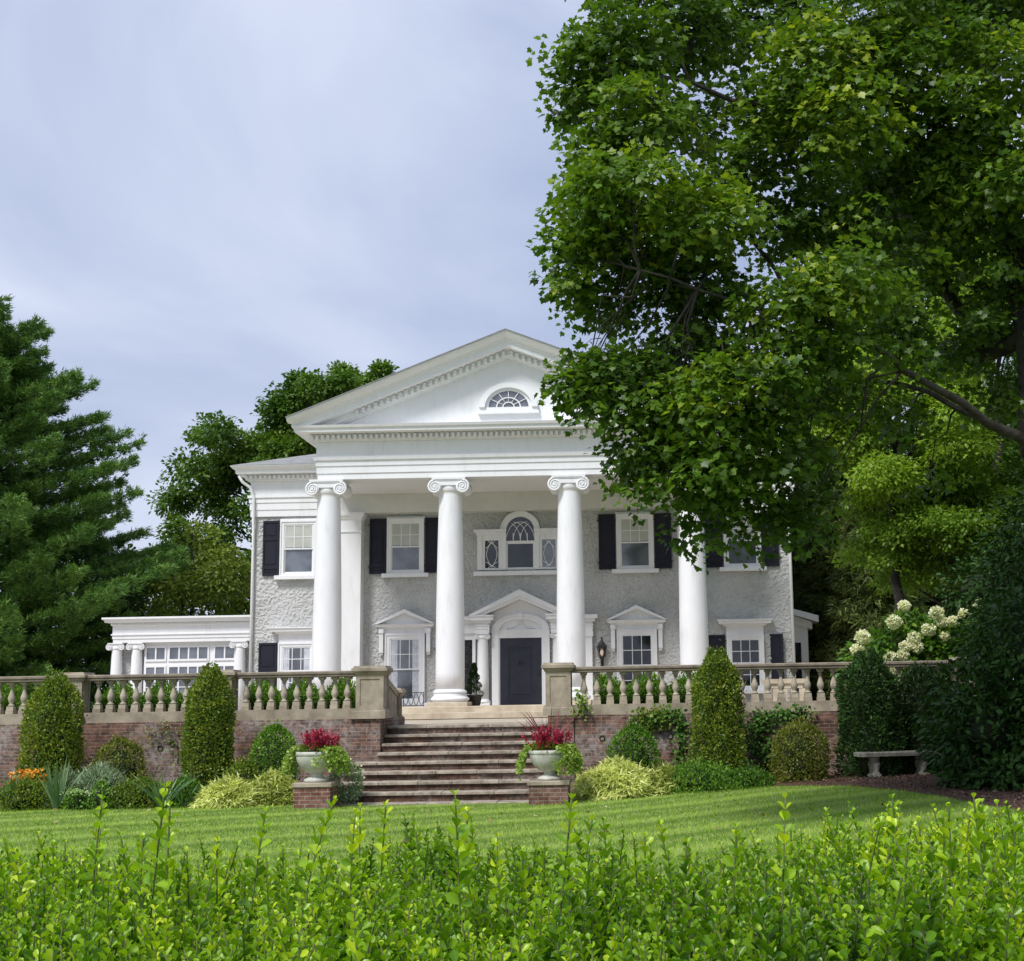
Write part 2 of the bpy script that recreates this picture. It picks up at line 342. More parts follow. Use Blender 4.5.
# pediment: raking cornice in stepped layers, tympanum, roof
YP = YF-0.78
ap = at(502.5, 328.6, YP-0.1); le = at(288, 416.5, YP-0.1)
za = ap.z; ze = le.z; xe = abs(le.x)*0.5+abs(XX(718, 409, YP))*0.5 if False else PH+0.76
print('rake', ap, le, xe)
sl_ = (za-ze)/xe
def chev(m, t0, t1, yf, yb, x1):      # slab between vertical offsets t0 < t1 under the rake
    zt = lambda x, t: za-sl_*abs(x)-t
    m.prism([(-x1, zt(x1, t0)), (-x1, zt(x1, t1)), (0, za-t1), (x1, zt(x1, t1)), (x1, zt(x1, t0)), (0, za-t0)], yf, yb)
m = MB()
def strip(m, prof, x1):
    # prof: [(y, t)], swept along the two rakes with a mitre at the apex
    vs = []; n = len(prof)
    for y_, t in prof:
        xq_ = x1-(xe-PH)+max(0.0, min(xe-PH, YF-y_)); vs += [(-xq_, y_, za-sl_*xq_-t), (0, y_, za-t), (xq_, y_, za-sl_*xq_-t)]
    fs = []
    for k in range(n-1):
        fs += [(k*3, k*3+3, k*3+4, k*3+1), (k*3+1, k*3+4, k*3+5, k*3+2)]
    fs += [tuple(k*3 for k in range(n-1, -1, -1)), tuple(k*3+2 for k in range(n))]
    m.poly(vs, fs)
k = 1.0
strip(m, [(YF+0.3, 0.03), (YP-0.10, 0.03), (YP-0.09, 0.07), (YP-0.05, 0.13), (YP+0.04, 0.19), (YP+0.12, 0.23), (YP+0.14, 0.29), (YP+0.18, 0.33), (YP+0.18, 0.47), (YF-0.22, 0.49), (YF-0.20, 0.65), (YF-0.12, 0.67), (YF-0.10, 0.70), (YF+0.0, 0.72), (YF+0.3, 0.72)], xe)
nd = int((xe-1.9)/0.185)
for i in range(nd):
    for s_ in (-1, 1):
        x = s_*(0.12+i*0.185); zt = za-sl_*abs(x)
        m.poly([(x+a_, yy, zt-sl_*s_*a_-t) for yy in (YF-0.36, YF-0.19) for a_, t in ((-.045, .64), (.045, .64), (.045, .505), (-.045, .505))],
               [(0,1,2,3),(7,6,5,4),(0,4,5,1),(1,5,6,2),(2,6,7,3),(3,7,4,0)])
m.build('raking_cornice', 'white', mansion)
m = MB(); strip(m, [(YF+0.3, 0.0), (YP-0.13, 0.0), (YP-0.13, 0.035), (YF+0.3, 0.035)], xe+0.02); m.build('roof_edge', 'roof_edge', mansion)
zb_ = lambda x: max(z_ct, za-sl_*abs(x)-.5)
m = MB(); m.prism([(-PH+.05, z_ct-0.02), (PH-.05, z_ct-0.02), (PH-.05, zb_(PH-.05)), (0, zb_(0)), (-PH+.05, zb_(PH-.05))], YF+0.004, YF+0.2); m.build('tympanum', 'white', mansion)
m = MB(); zb = lambda x: za-sl_*abs(x)
m.poly([(-xe, YF+0.28, zb(xe)), (0, YF+0.28, za), (xe, YF+0.28, zb(xe)), (-xe, 5.5, zb(xe)), (0, 5.5, za), (xe, 5.5, zb(xe)),
        (-xe, YF+0.28, zb(xe)-.15), (0, YF+0.28, za-.15), (xe, YF+0.28, zb(xe)-.15), (-xe, 5.5, zb(xe)-.15), (0, 5.5, za-.15), (xe, 5.5, zb(xe)-.15)],
       [(0,1,4,3),(1,2,5,4),(6,9,10,7),(7,10,11,8),(0,3,9,6),(2,8,11,5),(3,4,10,9),(4,5,11,10),(0,6,7,1),(1,7,8,2)])
m.build('roof', 'slate', mansion)
# fanlight in the tympanum
fc = at(506, 407.6, YF); r1 = 20.5/33.5; r2 = 17/33.5
def arcp(cx, cz, rx, rz, n=20, a0=0, a1=PI): return [(cx+rx*math.cos(a0+(a1-a0)*i/n), cz+rz*math.sin(a0+(a1-a0)*i/n)) for i in range(n+1)]
fx_, fz_ = 0.0, fc.z
m = MB(); m.ringprism(arcp(fx_, fz_, r1+.28, r2+.24), arcp(fx_, fz_, r1+.10, r2+.09), YF-0.15, YF+.01)
m.ringprism(arcp(fx_, fz_, r1+.11, r2+.10), arcp(fx_, fz_, r1+.0, r2+.0), YF-0.065, YF+.012)
m.box(-r1-.32, r1+.32, YF-.13, YF+.01, fz_-.20, fz_-.115); m.box(-r1-.27, r1+.27, YF-.09, YF+.01, fz_-.115, fz_)
for i in range(1, 6):
    a = PI*i/6; m.tube([(fx_+.18*math.cos(a), YF-.05, fz_+.16*math.sin(a)), (fx_+r1*math.cos(a), YF-.05, fz_+r2*math.sin(a))], .013, 5)
m.ringprism(arcp(fx_, fz_, r1*.62, r2*.62), arcp(fx_, fz_, r1*.56, r2*.56), YF-.06, YF-.03)
m.ringprism(arcp(fx_, fz_, .19, .17), arcp(fx_, fz_, .155, .14), YF-.06, YF-.03)
w = m.build('fanlight', 'white', mansion)
m = MB(); m.prism(arcp(fx_, fz_, r1, r2)[::-1], YF-.02, YF-.005); m.build('pane', 'glass', w)
# portico ceiling
m = MB(); m.box(-PH+.03, PH-.03, YF+.6, -0.43, z_arch+.42, z_arch+.45); m.build('ceiling', 'cream', mansion)
# hollow the beam: four beam soffit pieces hang under the ceiling
# (the entablature box is closed below at z_arch; its soffit reads as the ceiling)
# ---- columns
zplinth = 0.0
def volute(m, cx, cy, cz, s_, hand):
    pts = []; rr = []
    for i in range(44):
        t = i/43; a = PI/2+hand*(-t*2.35*2*PI); r = s_*(1-t*0.80)
        pts.append((cx+r*math.cos(a), cy, cz+r*math.sin(a))); rr.append(.036*(1-.45*t)*s_/.2)
    m.tube(pts, rr, 6)
def disc(m, cx, cy0, cy1, cz, r, n=24):
    vs = [(cx+r*math.cos(2*PI*i/n), y_, cz+r*math.sin(2*PI*i/n)) for y_ in (cy0, cy1) for i in range(n)]
    m.poly(vs, [tuple(range(n-1, -1, -1)), tuple(range(n, 2*n))]+[(i, (i+1)%n, n+(i+1)%n, n+i) for i in range(n)])
def ionic(m, cx, cy, ztop, w, d, rn):
    # w: full width across the volutes, d: depth, rn: neck radius
    r = w*0.165; zc_ = ztop-w*0.075-r*0.95
    m.box(cx-w*.41, cx+w*.41, cy-d/2-.02, cy+d/2+.02, ztop-w*.055, ztop)
    m.box(cx-w*.385, cx+w*.385, cy-d/2, cy+d/2, ztop-w*.085, ztop-w*.055)
    m.box(cx-w*.34, cx+w*.34, cy-d/2+.02, cy+d/2-.02, ztop-w*.20, ztop-w*.085)
    for s_ in (-1, 1):
        for f_ in (-1, 1):
            volute(m, cx+s_*(w/2-r), cy+f_*(d/2-.01), zc_, r, s_*1)
            disc(m, cx+s_*(w/2-r), cy+f_*(d/2-.03)-.012, cy+f_*(d/2-.03)+.012, zc_, r*.98)
            disc(m, cx+s_*(w/2-r), cy+f_*(d/2)-.02, cy+f_*(d/2)+.02, zc_, r*.2, 12)
        # bolster between front and back volutes
        vs = []; prof = [(-d/2+.03, r*.92), (-d/4, r*.72), (0, r*.6), (d/4, r*.72), (d/2-.03, r*.92)]
        n = 16
        for yy, q in prof: vs += [(cx+s_*(w/2-r)+q*math.cos(2*PI*i/n), cy+yy, zc_+q*math.sin(2*PI*i/n)) for i in range(n)]
        m.poly(vs, [(k*n+i, k*n+(i+1)%n, (k+1)*n+(i+1)%n, (k+1)*n+i) for k in range(4) for i in range(n)], True)
    m.lathe([(rn, zc_-r*.75), (rn+.02, zc_-r*.62), (rn*1.13, zc_-r*.3), (rn*1.13, ztop-w*.15)], cx, cy, 28)
zct = z_arch-0.004
for cx in CX:
    col = empty('column', (cx, YC, 0), parent=mansion)
    m = MB(); rb, rt_ = 0.43, 0.345; prof = []
    for i in range(13):
        t = i/12; r = rb-(rb-rt_)*(max(0, t-.25)/.75)**1.35; prof.append((r, .48+t*(zct-.52-.48)))
    prof.append((rt_, zct-.40)); prof.append((rt_+.02, zct-.395)); prof.append((rt_+.02, zct-.365)); prof.append((rt_, zct-.36)); prof.append((rt_, zct-.2))
    m.lathe(prof, 0, 0, 40); m.build('shaft', 'white', col)
    m = MB(); ionic(m, 0, 0, zct, 1.24, .86, rt_); m.build('capital', 'white', col)
    m = MB(); tor = []
    def torus(z0, z1, ro, b_): return [(ro-b_+b_*math.sin(PI*i/6), z0+(z1-z0)*i/6) for i in range(7)]
    m.lathe([(0.54, .12)]+torus(.13, .29, .575, .07)+[(.50, .30), (.475, .33), (.49, .365)]+torus(.37, .46, .505, .04)+[(.45, .48), (.43, .50)], 0, 0, 40)
    m.build('base', 'white', col)
    m = MB(); m.cbox(-.60, .60, -.60, .60, .0, .125, .012); m.build('plinth', 'limestone', col)
# pilasters against the wall
for s_ in (-1, 1):
    m = MB(); cx = s_*5.44; hw = .33
    m.box(cx-hw, cx+hw, -0.50, .01, 0, zwl-.62); m.box(cx-hw-.04, cx+hw+.04, -.54, .01, 0, .34)
    m.box(cx-hw+.0, cx+hw-.0, -.50, .01, zwl-.60, zwl-.13); m.box(cx-hw-.03, cx+hw+.03, -.53, .01, zwl-.63, zwl-.59)
    m.rings([(0, zwl-.22), (.03, zwl-.20), (.05, zwl-.13), (.09, zwl-.09), (.10, zwl+.01)], cx-hw, cx+hw, -.50, .01)
    m.build('pilaster', 'white', mansion)
# ---- windows
def shutter(cx, z0, z1, w, splits, parent=mansion, ang=0):
    m = MB(); fr = .055; t = .045; hw = w/2
    def bx(x0, x1, y0, y1, za_, zb_): m.box(x0, x1, y0, y1, za_, zb_)
    h = z1-z0
    bx(-hw, -hw+fr, -t, 0, 0, h); bx(hw-fr, hw, -t, 0, 0, h)
    zs = [0]+[h*s for s in splits]+[h]
    for i in range(len(zs)-1):
        a_, b_ = zs[i], zs[i+1]
        bx(-hw+fr, hw-fr, -t, 0, a_, a_+fr*1.3); bx(-hw+fr, hw-fr, -t, 0, b_-fr*(1.3 if i == len(zs)-2 else .6), b_)
        bx(-hw+fr+.002, hw-fr-.002, -t+.022, -.002, a_+fr*1.3, b_-fr*.6)
        bx(-hw+fr+.06, hw-fr-.06, -t+.008, -t+.024, a_+fr*1.3+.06, b_-fr-.05)
    o = m.build('shutter', 'shutter', parent); o.location = (cx, -0.03, z0); o.rotation_euler = (0, 0, ang)
    for zz in (h*.12, h*.88):
        for sx_ in (-1, 1): m = MB(); m.box(sx_*(hw+.02)-.03, sx_*(hw+.02)+.03, -.035, -.01, zz, zz+.035); m.build('hinge', 'iron', o)
    return o
def sash_window(cx, z0, z1, w, upper=(3, 2), lower=(1, 1), split=.5, fr=.12, glass_='glass', blind=0, curtain=False, sill=True, y=-.055):
    """casing + two sashes; z0..z1 and w are the outside of the casing"""
    m = MB(); hw = w/2; yb = y+.10
    for s_ in (-1, 1):
        m.box(cx+s_*hw-(fr if s_ > 0 else 0), cx+s_*hw+(fr if s_ < 0 else 0), y-.05, y+.1, z0, z1)
        m.box(cx+s_*(hw-.015)-.02, cx+s_*(hw-.015)+.02, y-.075, y-.049, z0, z1)
    m.box(cx-hw+fr, cx+hw-fr, y-.05, y+.1, z1-fr, z1); m.box(cx-hw+.03, cx+hw-.03, y-.076, y-.049, z1-.04, z1+.01)
    m.box(cx-hw+fr, cx+hw-fr, y-.045, y+.1, z0, z0+fr*.6)
    gx0, gx1, gz0, gz1 = cx-hw+fr, cx+hw-fr, z0+fr*.6, z1-fr; zm = gz0+(gz1-gz0)*split; t = .045
    def sash(a_, b_, yy, grid):
        m.box(gx0, gx0+t, yy, yy+.03, a_, b_); m.box(gx1-t, gx1, yy, yy+.03, a_, b_)
        m.box(gx0+t, gx1-t, yy, yy+.03, a_, a_+t); m.box(gx0+t, gx1-t, yy, yy+.03, b_-t, b_)
        nx, nz_ = grid
        for i in range(1, nx):
            xx = gx0+t+(gx1-gx0-2*t)*i/nx; m.box(xx-.012, xx+.012, yy+.003, yy+.028, a_+t, b_-t)
        for i in range(1, nz_):
            zz = a_+t+(b_-a_-2*t)*i/nz_; m.box(gx0+t, gx1-t, yy+.005, yy+.026, zz-.012, zz+.012)
    sash(zm-.025, gz1, y-.03, upper); sash(gz0, zm+.02, y+.005, lower)
    w_ = m.build('window', 'white', mansion)
    m = MB(); m.box(gx0+.02, gx1-.02, y-.012, y-.008, zm, gz1-.02); m.build('pane', 'blind' if blind == 2 else glass_, w_)
    m = MB(); m.box(gx0+.02, gx1-.02, y+.02, y+.026, gz0+.02, zm); m.build('pane', glass_, w_)
    if blind:
        m = MB(); nb = 1
        zb_ = gz1-.02-(gz1-zm)*blind
        m.box(gx0+.046, gx1-.046, y-.0165, y-.0125, zb_, gz1-t)
        m.build('blind', 'blind', w_)
    if curtain:
        for s_ in (-1, 1):
            m = MB()
            xa = gx0+.046 if s_ < 0 else gx1-.046-.16*w; xb = xa+.16*w; n = 10
            vs = []
            for i in range(n+1):
                xx = xa+(xb-xa)*i/n; vs += [(xx, y-.0145-.003*math.cos(i*2.2), zm+.022), (xx, y-.0145-.003*math.cos(i*2.2), gz1-t)]
            m.poly(vs, [(2*i, 2*i+2, 2*i+3, 2*i+1) for i in range(n)])
            vs = []
            for i in range(n+1):
                xx = xa+(xb-xa)*i/n; vs += [(xx, y+.0165-.003*math.cos(i*2.2), gz0+t), (xx, y+.0165-.003*math.cos(i*2.2), zm-.03)]
            m.poly(vs, [(2*i, 2*i+2, 2*i+3, 2*i+1) for i in range(n)])
            m.build('curtain', 'curtain', w_)
    if sill:
        m = MB(); m.cbox(cx-hw-.16, cx+hw+.16, y-.14, y+.05, z0-.13, z0-.003, .012); m.build('sill', 'white', w_)
    return w_
zu0, zu1 = zwall(573.5, 405), zwall(519, 405)
print('upper window', zu0, zu1)
for cx in (-7.24, -3.74, 3.73, 7.20):
    sash_window(cx, zu0, zu1, 1.20, (3, 2), (1, 1), .50, blind=.92)
    m = MB(); m.box(cx-.62, cx+.62, -.06, .02, zu1+.012, zu1+.075); m.build('window_head', 'white', mansion)
    for s_ in (-1, 1): shutter(cx+s_*(.60+.04+.27), zu0+.0, zu1+.02, .54, (.14, .66) if abs(cx) > 5 else (.14,))
zl0, zl1 = zwall(697, 300), zwall(643, 300)
for cx in (-7.24, 7.20):
    sash_window(cx, zl0, zl1, 1.18, (3, 2), (3, 2), .5, glass_='glass' if cx < 0 else 'glass_dark', curtain=cx < 0)
    for s_ in (-1, 1): shutter(cx+s_*(.59+.05+.30), zl0, zl1+.02, .60, (.5,), ang=(0 if (cx < 0 or s_ < 0) else -.5))
    m = MB(); m.box(cx-.60, cx+.60, -.055, .02, zl1+.012, zl1+.29)
    m.rings([(0.03, zl1+.29), (.05, zl1+.33), (.09, zl1+.35), (.20, zl1+.37), (.21, zl1+.44), (.25, zl1+.47), (.25, zl1+.50)], cx-.64, cx+.64, -.06, .01)
    m.build('window_head', 'white', mansion)
zi0, zi1 = .12, zwall(639, 405)-.0
for cx in (-3.74, 3.73):
    sash_window(cx, zi0, zi1+.16, 1.28, (3, 2), (1, 1) if cx < 0 else (3, 2), .5, fr=.15, glass_='glass' if cx < 0 else 'glass_dark', curtain=cx < 0)
    m = MB(); zt = zi1+.17
    m.box(cx-.70, cx+.70, -.055, .02, zt, zt+.16)
    m.rings([(.05, zt+.16), (.07, zt+.20), (.15, zt+.22), (.16, zt+.27), (.20, zt+.30)], cx-.78, cx+.78, -.06, .01)
    ph = .47
    m.prism([(cx-.98, zt+.31), (cx-.86, zt+.31), (cx, zt+.31+ph-.13), (cx+.86, zt+.31), (cx+.98, zt+.31), (cx, zt+.31+ph)], -.27, .01)
    m.prism([(cx-.86, zt+.305), (cx+.86, zt+.305), (cx, zt+.31+ph-.10)], -.09, .012)
    for s_ in (-1, 1):
        m.box(cx+s_*.76-.065, cx+s_*.76+.065, -.14, .01, zt-.60, zt+.16); m.box(cx+s_*.76-.05, cx+s_*.76+.05, -.10, .01, zt-.68, zt-.60)
        m.box(cx+s_*.76-.08, cx+s_*.76+.08, -.17, .01, zt+.02, zt+.159)
    m.build('window_pediment', 'white', mansion)
# palladian window
pz = zwall(531, 519); pb = zwall(569, 519); sz = zwall(570.5, 519)
ro, ri = .65, .46
m = MB()
m.ringprism(arcp(0, pz, ro, ro, 24), arcp(0, pz, ri, ri, 24), -.09, .02); m.ringprism(arcp(0, pz, ro, ro, 24), arcp(0, pz, ro-.05, ro-.05, 24), -.12, .02)
for s_ in (-1, 1):
    def bx(a_, b_, y0, y1, z0, z1): m.box(min(s_*a_, s_*b_), max(s_*a_, s_*b_), y0, y1, z0, z1)
    bx(ri, .62, -.10, .02, pb-.02, pz-.001)
    bx(.62, .71, -.06, .02, pb-.02, pz-.12); bx(1.15, 1.24, -.06, .02, pb-.02, pz-.12); bx(.71, 1.15, -.06, .02, pz-.30, pz-.12); bx(.71, 1.15, -.06, .02, pb-.02, pb+.04)
    bx(1.24, 1.40, -.10, .02, pb-.02, pz-.12)
    bx(.47, 1.43, -.11, .02, pz-.119, pz-.03); bx(.45, 1.50, -.20, .02, pz-.029, pz+.05); bx(.47, 1.46, -.15, .02, pz-.05, pz-.03)
    # interlaced ovals in the side light
    for kk in (-1, 1):
        pts = [(s_*.93+kk*.0+.17*kk*math.sin(PI*t_*1.0)*1.0, -.035, pb+.06+(pz-.32-pb-.06)*(t_)) for t_ in [i/14 for i in range(15)]]
        m.tube(pts, .014, 5)
        zq = pb+.06+(pz-.32-pb-.06)*.72
        m.tube([(s_*.93+kk*.20, -.035, zq), (s_*.93+kk*.06, -.035, zq+.13), (s_*.93-kk*.12, -.035, pz-.31)], .012, 5)
        m.tube([(s_*.93+kk*.20, -.035, pb+.25), (s_*.93+kk*.06, -.035, pb+.16), (s_*.93-kk*.12, -.035, pb+.05)], .012, 5)
zt_ = zwall(542.4, 519)
m.box(-ri, ri, -.04, .02, zt_-.05, zt_+.05); m.box(-ri, ri, -.03, .02, pb-.02, pb+.05); m.box(-ri, -ri+.05, -.03, .02, pb+.05, zt_-.05); m.box(ri-.05, ri, -.03, .02, pb+.05, zt_-.05)
for kk in (-1, 1):     # gothic tracery in the arch
    for (xa, xb) in ((-.46, .0), (-.23, .23), (0, .46)):
        x0, x1 = (xa, xb) if kk > 0 else (-xa, -xb)
        pts = []
        for i in range(9):
            t_ = i/8; xx = x0+(x1-x0)*(1-math.cos(t_*PI/2)); zz = zt_+.05+.62*math.sin(t_*PI/2)
            if xx*xx+max(0, zz-pz)**2 < ri*ri: pts.append((xx, -.035, zz))
        if len(pts) > 1: m.tube(pts, .012, 5)
for xx in (-.23, 0, .23): m.box(xx-.012, xx+.012, -.045, -.02, zt_+.05, zt_+.30)
w = m.build('window', 'white', mansion)
m = MB(); m.prism([(ri, zt_)]+arcp(0, pz, ri, ri, 20)+[(-ri, zt_)][::1], -.012, -.006)
for p_ in m.f[:0]: pass
m.build('pane', 'glass_dark', w)
m = MB(); m.box(-ri+.02, ri-.02, -.008, -.004, pb, zt_); m.build('pane', 'glass_dark', w)
for s_ in (-1, 1):
    m = MB(); m.box(min(s_*.71, s_*1.15), max(s_*.71, s_*1.15), -.012, -.006, pb, pz-.25); m.build('pane', 'glass_dark' if s_ < 0 else 'glass', w)
m = MB(); m.cbox(-1.52, 1.52, -.17, .02, sz-.16, sz-.02, .012); m.build('sill', 'white', w)
# ---- front door with its surround
zdt = zwall(638, 520); zap = zwall(590.6, 519); zeb = zwall(613.6, 519); zarch = zwall(614.8, 519); zsp = zwall(629.5, 519)
print('door', zdt, zap, zeb)
m = MB(); dr = .71
m.box(-dr-.22, -dr, -.14, .02, 0, zsp); m.box(dr, dr+.22, -.14, .02, 0, zsp)
arx, arz = .90, zarch-zsp
m.ringprism(arcp(0, zsp, arx, arz, 24), arcp(0, zsp, arx-.22, arz-.15, 24), -.14, .02); m.ringprism(arcp(0, zsp, arx+.02, arz+.02, 24), arcp(0, zsp, arx-.05, arz-.04, 24), -.17, .02)
m.box(-dr, dr, -.12, .02, zdt, zsp+.0); m.box(-dr, -dr+.04, -.10, .02, 0, zdt); m.box(dr-.04, dr, -.10, .02, 0, zdt)
m.prism(arcp(0, zsp+.001, arx-.21, arz-.14, 20)[::-1], -.05, .02)
m.box(-.06, .06, -.20, .02, zsp+arz-.17, zsp+arz+.05)
for s_ in (-1, 1):     # swags in the lunette
    pts = [(s_*(.03+.42*t_), -.07, zsp+.20-.17*t_-.05*math.sin(PI*t_)) for t_ in [i/8 for i in range(9)]]
    m.tube(pts, [.02+.012*math.sin(3*i) for i in range(9)], 6)
m.lathe([(.0, 0), (.05, .02), (.06, .06), (.0, .10)], 0, -.08, 10)
m.v[-40:] = [(x_, y_, z_+zsp+.15) for x_, y_, z_ in m.v[-40:]]
m.build('door_casing', 'white', mansion)
sur = MB(); zE = zeb-.0
for s_ in (-1, 1):
    def bx(a_, b_, y0, y1, z0, z1): sur.box(min(s_*a_, s_*b_), max(s_*a_, s_*b_), y0, y1, z0, z1)
    # inner entablature block, outer frieze and pilaster
    bx(.99, 1.43, -.36, .02, zE-.62, zE-.30); bx(.97, 1.45, -.38, .02, zE-.50, zE-.47); bx(.97, 1.45, -.385, .02, zE-.40, zE-.37)
    bx(.94, 1.50, -.42, .02, zE-.30, zE-.22); bx(.86, 1.58, -.50, .02, zE-.219, zE-.10); bx(.83, 1.62, -.54, .02, zE-.099, zE-.05)
    bx(1.43, 2.32, -.17, .02, zE-.62, zE-.30); bx(1.43, 2.34, -.19, .02, zE-.42, zE-.38); bx(1.50, 2.40, -.24, .02, zE-.301, zE-.20); bx(1.58, 2.48, -.32, .02, zE-.201, zE-.08)
    bx(2.04, 2.30, -.16, .02, 0, zE-.62); bx(2.01, 2.33, -.19, .02, 0, .28); bx(2.01, 2.33, -.19, .02, zE-.78, zE-.621)
    bx(1.46, 1.56, -.10, .02, 0, zE-.62); bx(1.94, 2.04, -.10, .02, 0, zE-.62); bx(1.56, 1.94, -.10, .02, zE-.82, zE-.62); bx(1.56, 1.94, -.10, .02, 0, .35)
    # gable of the door hood
sur.prism([(-1.62, zE-.05), (-1.40, zE-.05), (0, zap-.20), (1.40, zE-.05), (1.62, zE-.05), (0, zap)], -.56, .02)
sur.prism([(-1.40, zE-.05), (-1.20, zE-.08), (0, zap-.30), (1.20, zE-.08), (1.40, zE-.05), (0, zap-.18)], -.48, .02)
sur.prism([(-.96, zE-.62), (.96, zE-.62), (1.2, zE-.10), (0, zap-.3), (-1.2, zE-.10)], -.035, .02)
sur.build('door_surround', 'white', mansion)
for s_ in (-1, 1):
    hc = empty('half_column', (s_*1.21, -.20, 0), parent=mansion); zc2 = zE-.625
    m = MB(); m.lathe([(.19, .18), (.19, .8), (.165, zc2-.2), (.165, zc2-.05)], 0, 0, 20); m.build('shaft', 'white', hc)
    m = MB(); ionic(m, 0, 0, zc2, .50, .34, .165); m.build('capital', 'white', hc)
    m = MB(); m.box(-.24, .24, -.22, .2, 0, .08); m.lathe([(.24, .08), (.25, .11), (.24, .14), (.20, .15), (.21, .19)], 0, 0, 20); m.build('base', 'white', hc)
    m = MB(); m.box(s_*1.75-.19, s_*1.75+.19, -.03, -.02, .35, zE-.82); o = m.build('sidelight', 'glass_dark', mansion)
    m = MB()
    for i in range(7):
        zz = .55+i*(zE-1.5)/7
        pts = [(s_*1.75+.15*math.cos(a_), -.045, zz+.2+.2*math.sin(a_)) for a_ in [2*PI*j/14 for j in range(15)]]
        m.tube(pts, .010, 5)
    m.build('muntin', 'iron', o)
m = MB(); dx = dr-.04; m.box(-dx, dx, -.06, -.01, .02, zdt)
door = m.build('door', 'door', mansion)
m = MB(); 
for (a_, b_, c_, d_) in ((-dx, -dx+.28, .02, zdt), (dx-.28, dx, .02, zdt), (-dx+.28, dx-.28, zdt-.30, zdt), (-dx+.28, dx-.28, .02, .26)): m.box(a_+.001, b_-.001, -.085, -.059, c_+.001, d_-.001)
m.box(-dx+.36, dx-.36, -.082, -.058, .34, zdt-.38); m.build('door_panel', 'door', door)
m = MB(); zk = zdt*.62
m.tube([(.065*math.cos(2*PI*i/16), -.12, zk+.075*math.sin(2*PI*i/16)) for i in range(17)], .014, 6); m.box(-.025, .025, -.13, -.07, zk+.055, zk+.13); m.build('knocker', 'iron', door)
m = MB(); m.lathe([(.0, -.05), (.03, -.03), (.035, 0), (.03, .03), (0, .05)], 0, 0, 12); o = m.build('handle', 'iron', door); o.location = (dx-.10, -.13, 1.0)
# porch floor and its two broad steps
m = MB(); PE = 6.3
m.cbox(-PE, PE, YC-.78, -.002, -.17, 0.0, .015); m.cbox(-PE-.0, PE+.0, YC-1.18, YC-.7, -.35, -.172, .015); m.box(-PE+.05, PE-.05, YC-.7, -.002, -.36, -.171)
m.build('porch_floor', 'limestone', mansion)
# downspouts
for s_ in (-1, 1):
    m = MB(); xx = s_*(HW-.06)
    m.tube([(s_*(HW+.38), -.38, z_eave_top-.30), (s_*(HW+.28), -.30, z_eave_top-.50), (xx+s_*.12, -.22, z_corn_lo-.20), (xx, -.15, z_corn_lo-.5), (xx, -.13, zf-.2), (xx, -.08, zf-.5), (xx, -.08, -.3)], .05, 8)
    m.build('downspout', 'white', mansion)
# ---- sunroom wing on the west side
SY = 1.6
s0 = at(101, 617.5, SY-.35); zt = s0.z; xl = s0.x+.30; xr = -HW
def zs_(py, px=170): return ZZ(px, py, SY)
zb1 = zs_(625.5); zb2 = zs_(642); print('sunroom', xl, zt, zb1, zb2)
m = MB()
m.rings([(0, zb2), (0, zb2+.12), (.025, zb2+.13), (.025, zb2+.24), (.06, zb2+.25), (.06, zb2+.29), (.02, zb2+.30), (.02, zb1)], xl, xr, SY, SY+6)
m.rings([(.03, zb1), (.07, zb1+.03), (.07, zb1+.10), (.22, zb1+.12), (.24, zt-.10), (.30, zt-.06), (.30, zt)], xl, xr, SY, SY+6)
x = xl-.06
while x < xr: m.box(x, x+.035, SY-.115, SY-.065, zb1+.035, zb1+.095); x += .065
m.build('sunroom_cornice', 'white', mansion)
m = MB(); m.box(xl+.1, xr, SY+.35, SY+6, -.35, zb2+.01); m.build('sunroom_wall', 'stucco', mansion)
x0s, x1s = XX(146, 660, SY+.2), XX(236, 660, SY+.2); ws = (x1s-x0s)
cols_ = [(0.0, .21, 2), (.255, .685, 4), (.76, .98, 2)]
m = MB(); yy = SY+.18; g = []
m.box(x0s-.06, x1s+.06, yy+.02, yy+.16, -.2, zb2-.002)
for a_, b_, n in cols_:
    xa, xb = x0s+ws*a_+.03, x0s+ws*b_
    za1, zb1_ = zs_(659), zs_(647.5); zl_ = zs_(667)
    for (p_, q_, nr) in ((za1, zb1_, 1), (.1, zl_, 4)):
        m.box(xa-.05, xb+.05, yy-.02, yy+.021, p_-.07, p_); m.box(xa-.05, xb+.05, yy-.02, yy+.021, q_, q_+.06)
        m.box(xa-.05, xa, yy-.02, yy+.021, p_, q_); m.box(xb, xb+.05, yy-.02, yy+.021, p_, q_)
        for i in range(1, n): xx = xa+(xb-xa)*i/n; m.box(xx-.025, xx+.025, yy-.02, yy+.021, p_, q_)
        for i in range(1, nr): zz = p_+(q_-p_)*i/nr; m.box(xa, xb, yy-.018, yy+.0205, zz-.014, zz+.014)
        g.append((xa, xb, p_, q_))
w = m.build('window', 'white', mansion)
for a_, b_, p_, q_ in g:
    m = MB(); m.box(a_, b_, yy+.008, yy+.0185, p_, q_); m.build('pane', 'glass', w)
for px_, yc_ in ((117, SY+.2), (137, SY+.2), (240, SY+.2)):
    cx = XX(px_, 655, yc_); zc3 = zb2-.003
    c_ = empty('sunroom_column', (cx, yc_, 0), parent=mansion)
    m = MB(); m.lathe([(.20, -.2), (.20, .8), (.17, zc3-.3), (.17, zc3-.08)], 0, 0, 20); m.build('shaft', 'white', c_)
    m = MB(); ionic(m, 0, 0, zc3, .62, .40, .17); m.build('capital', 'white', c_)
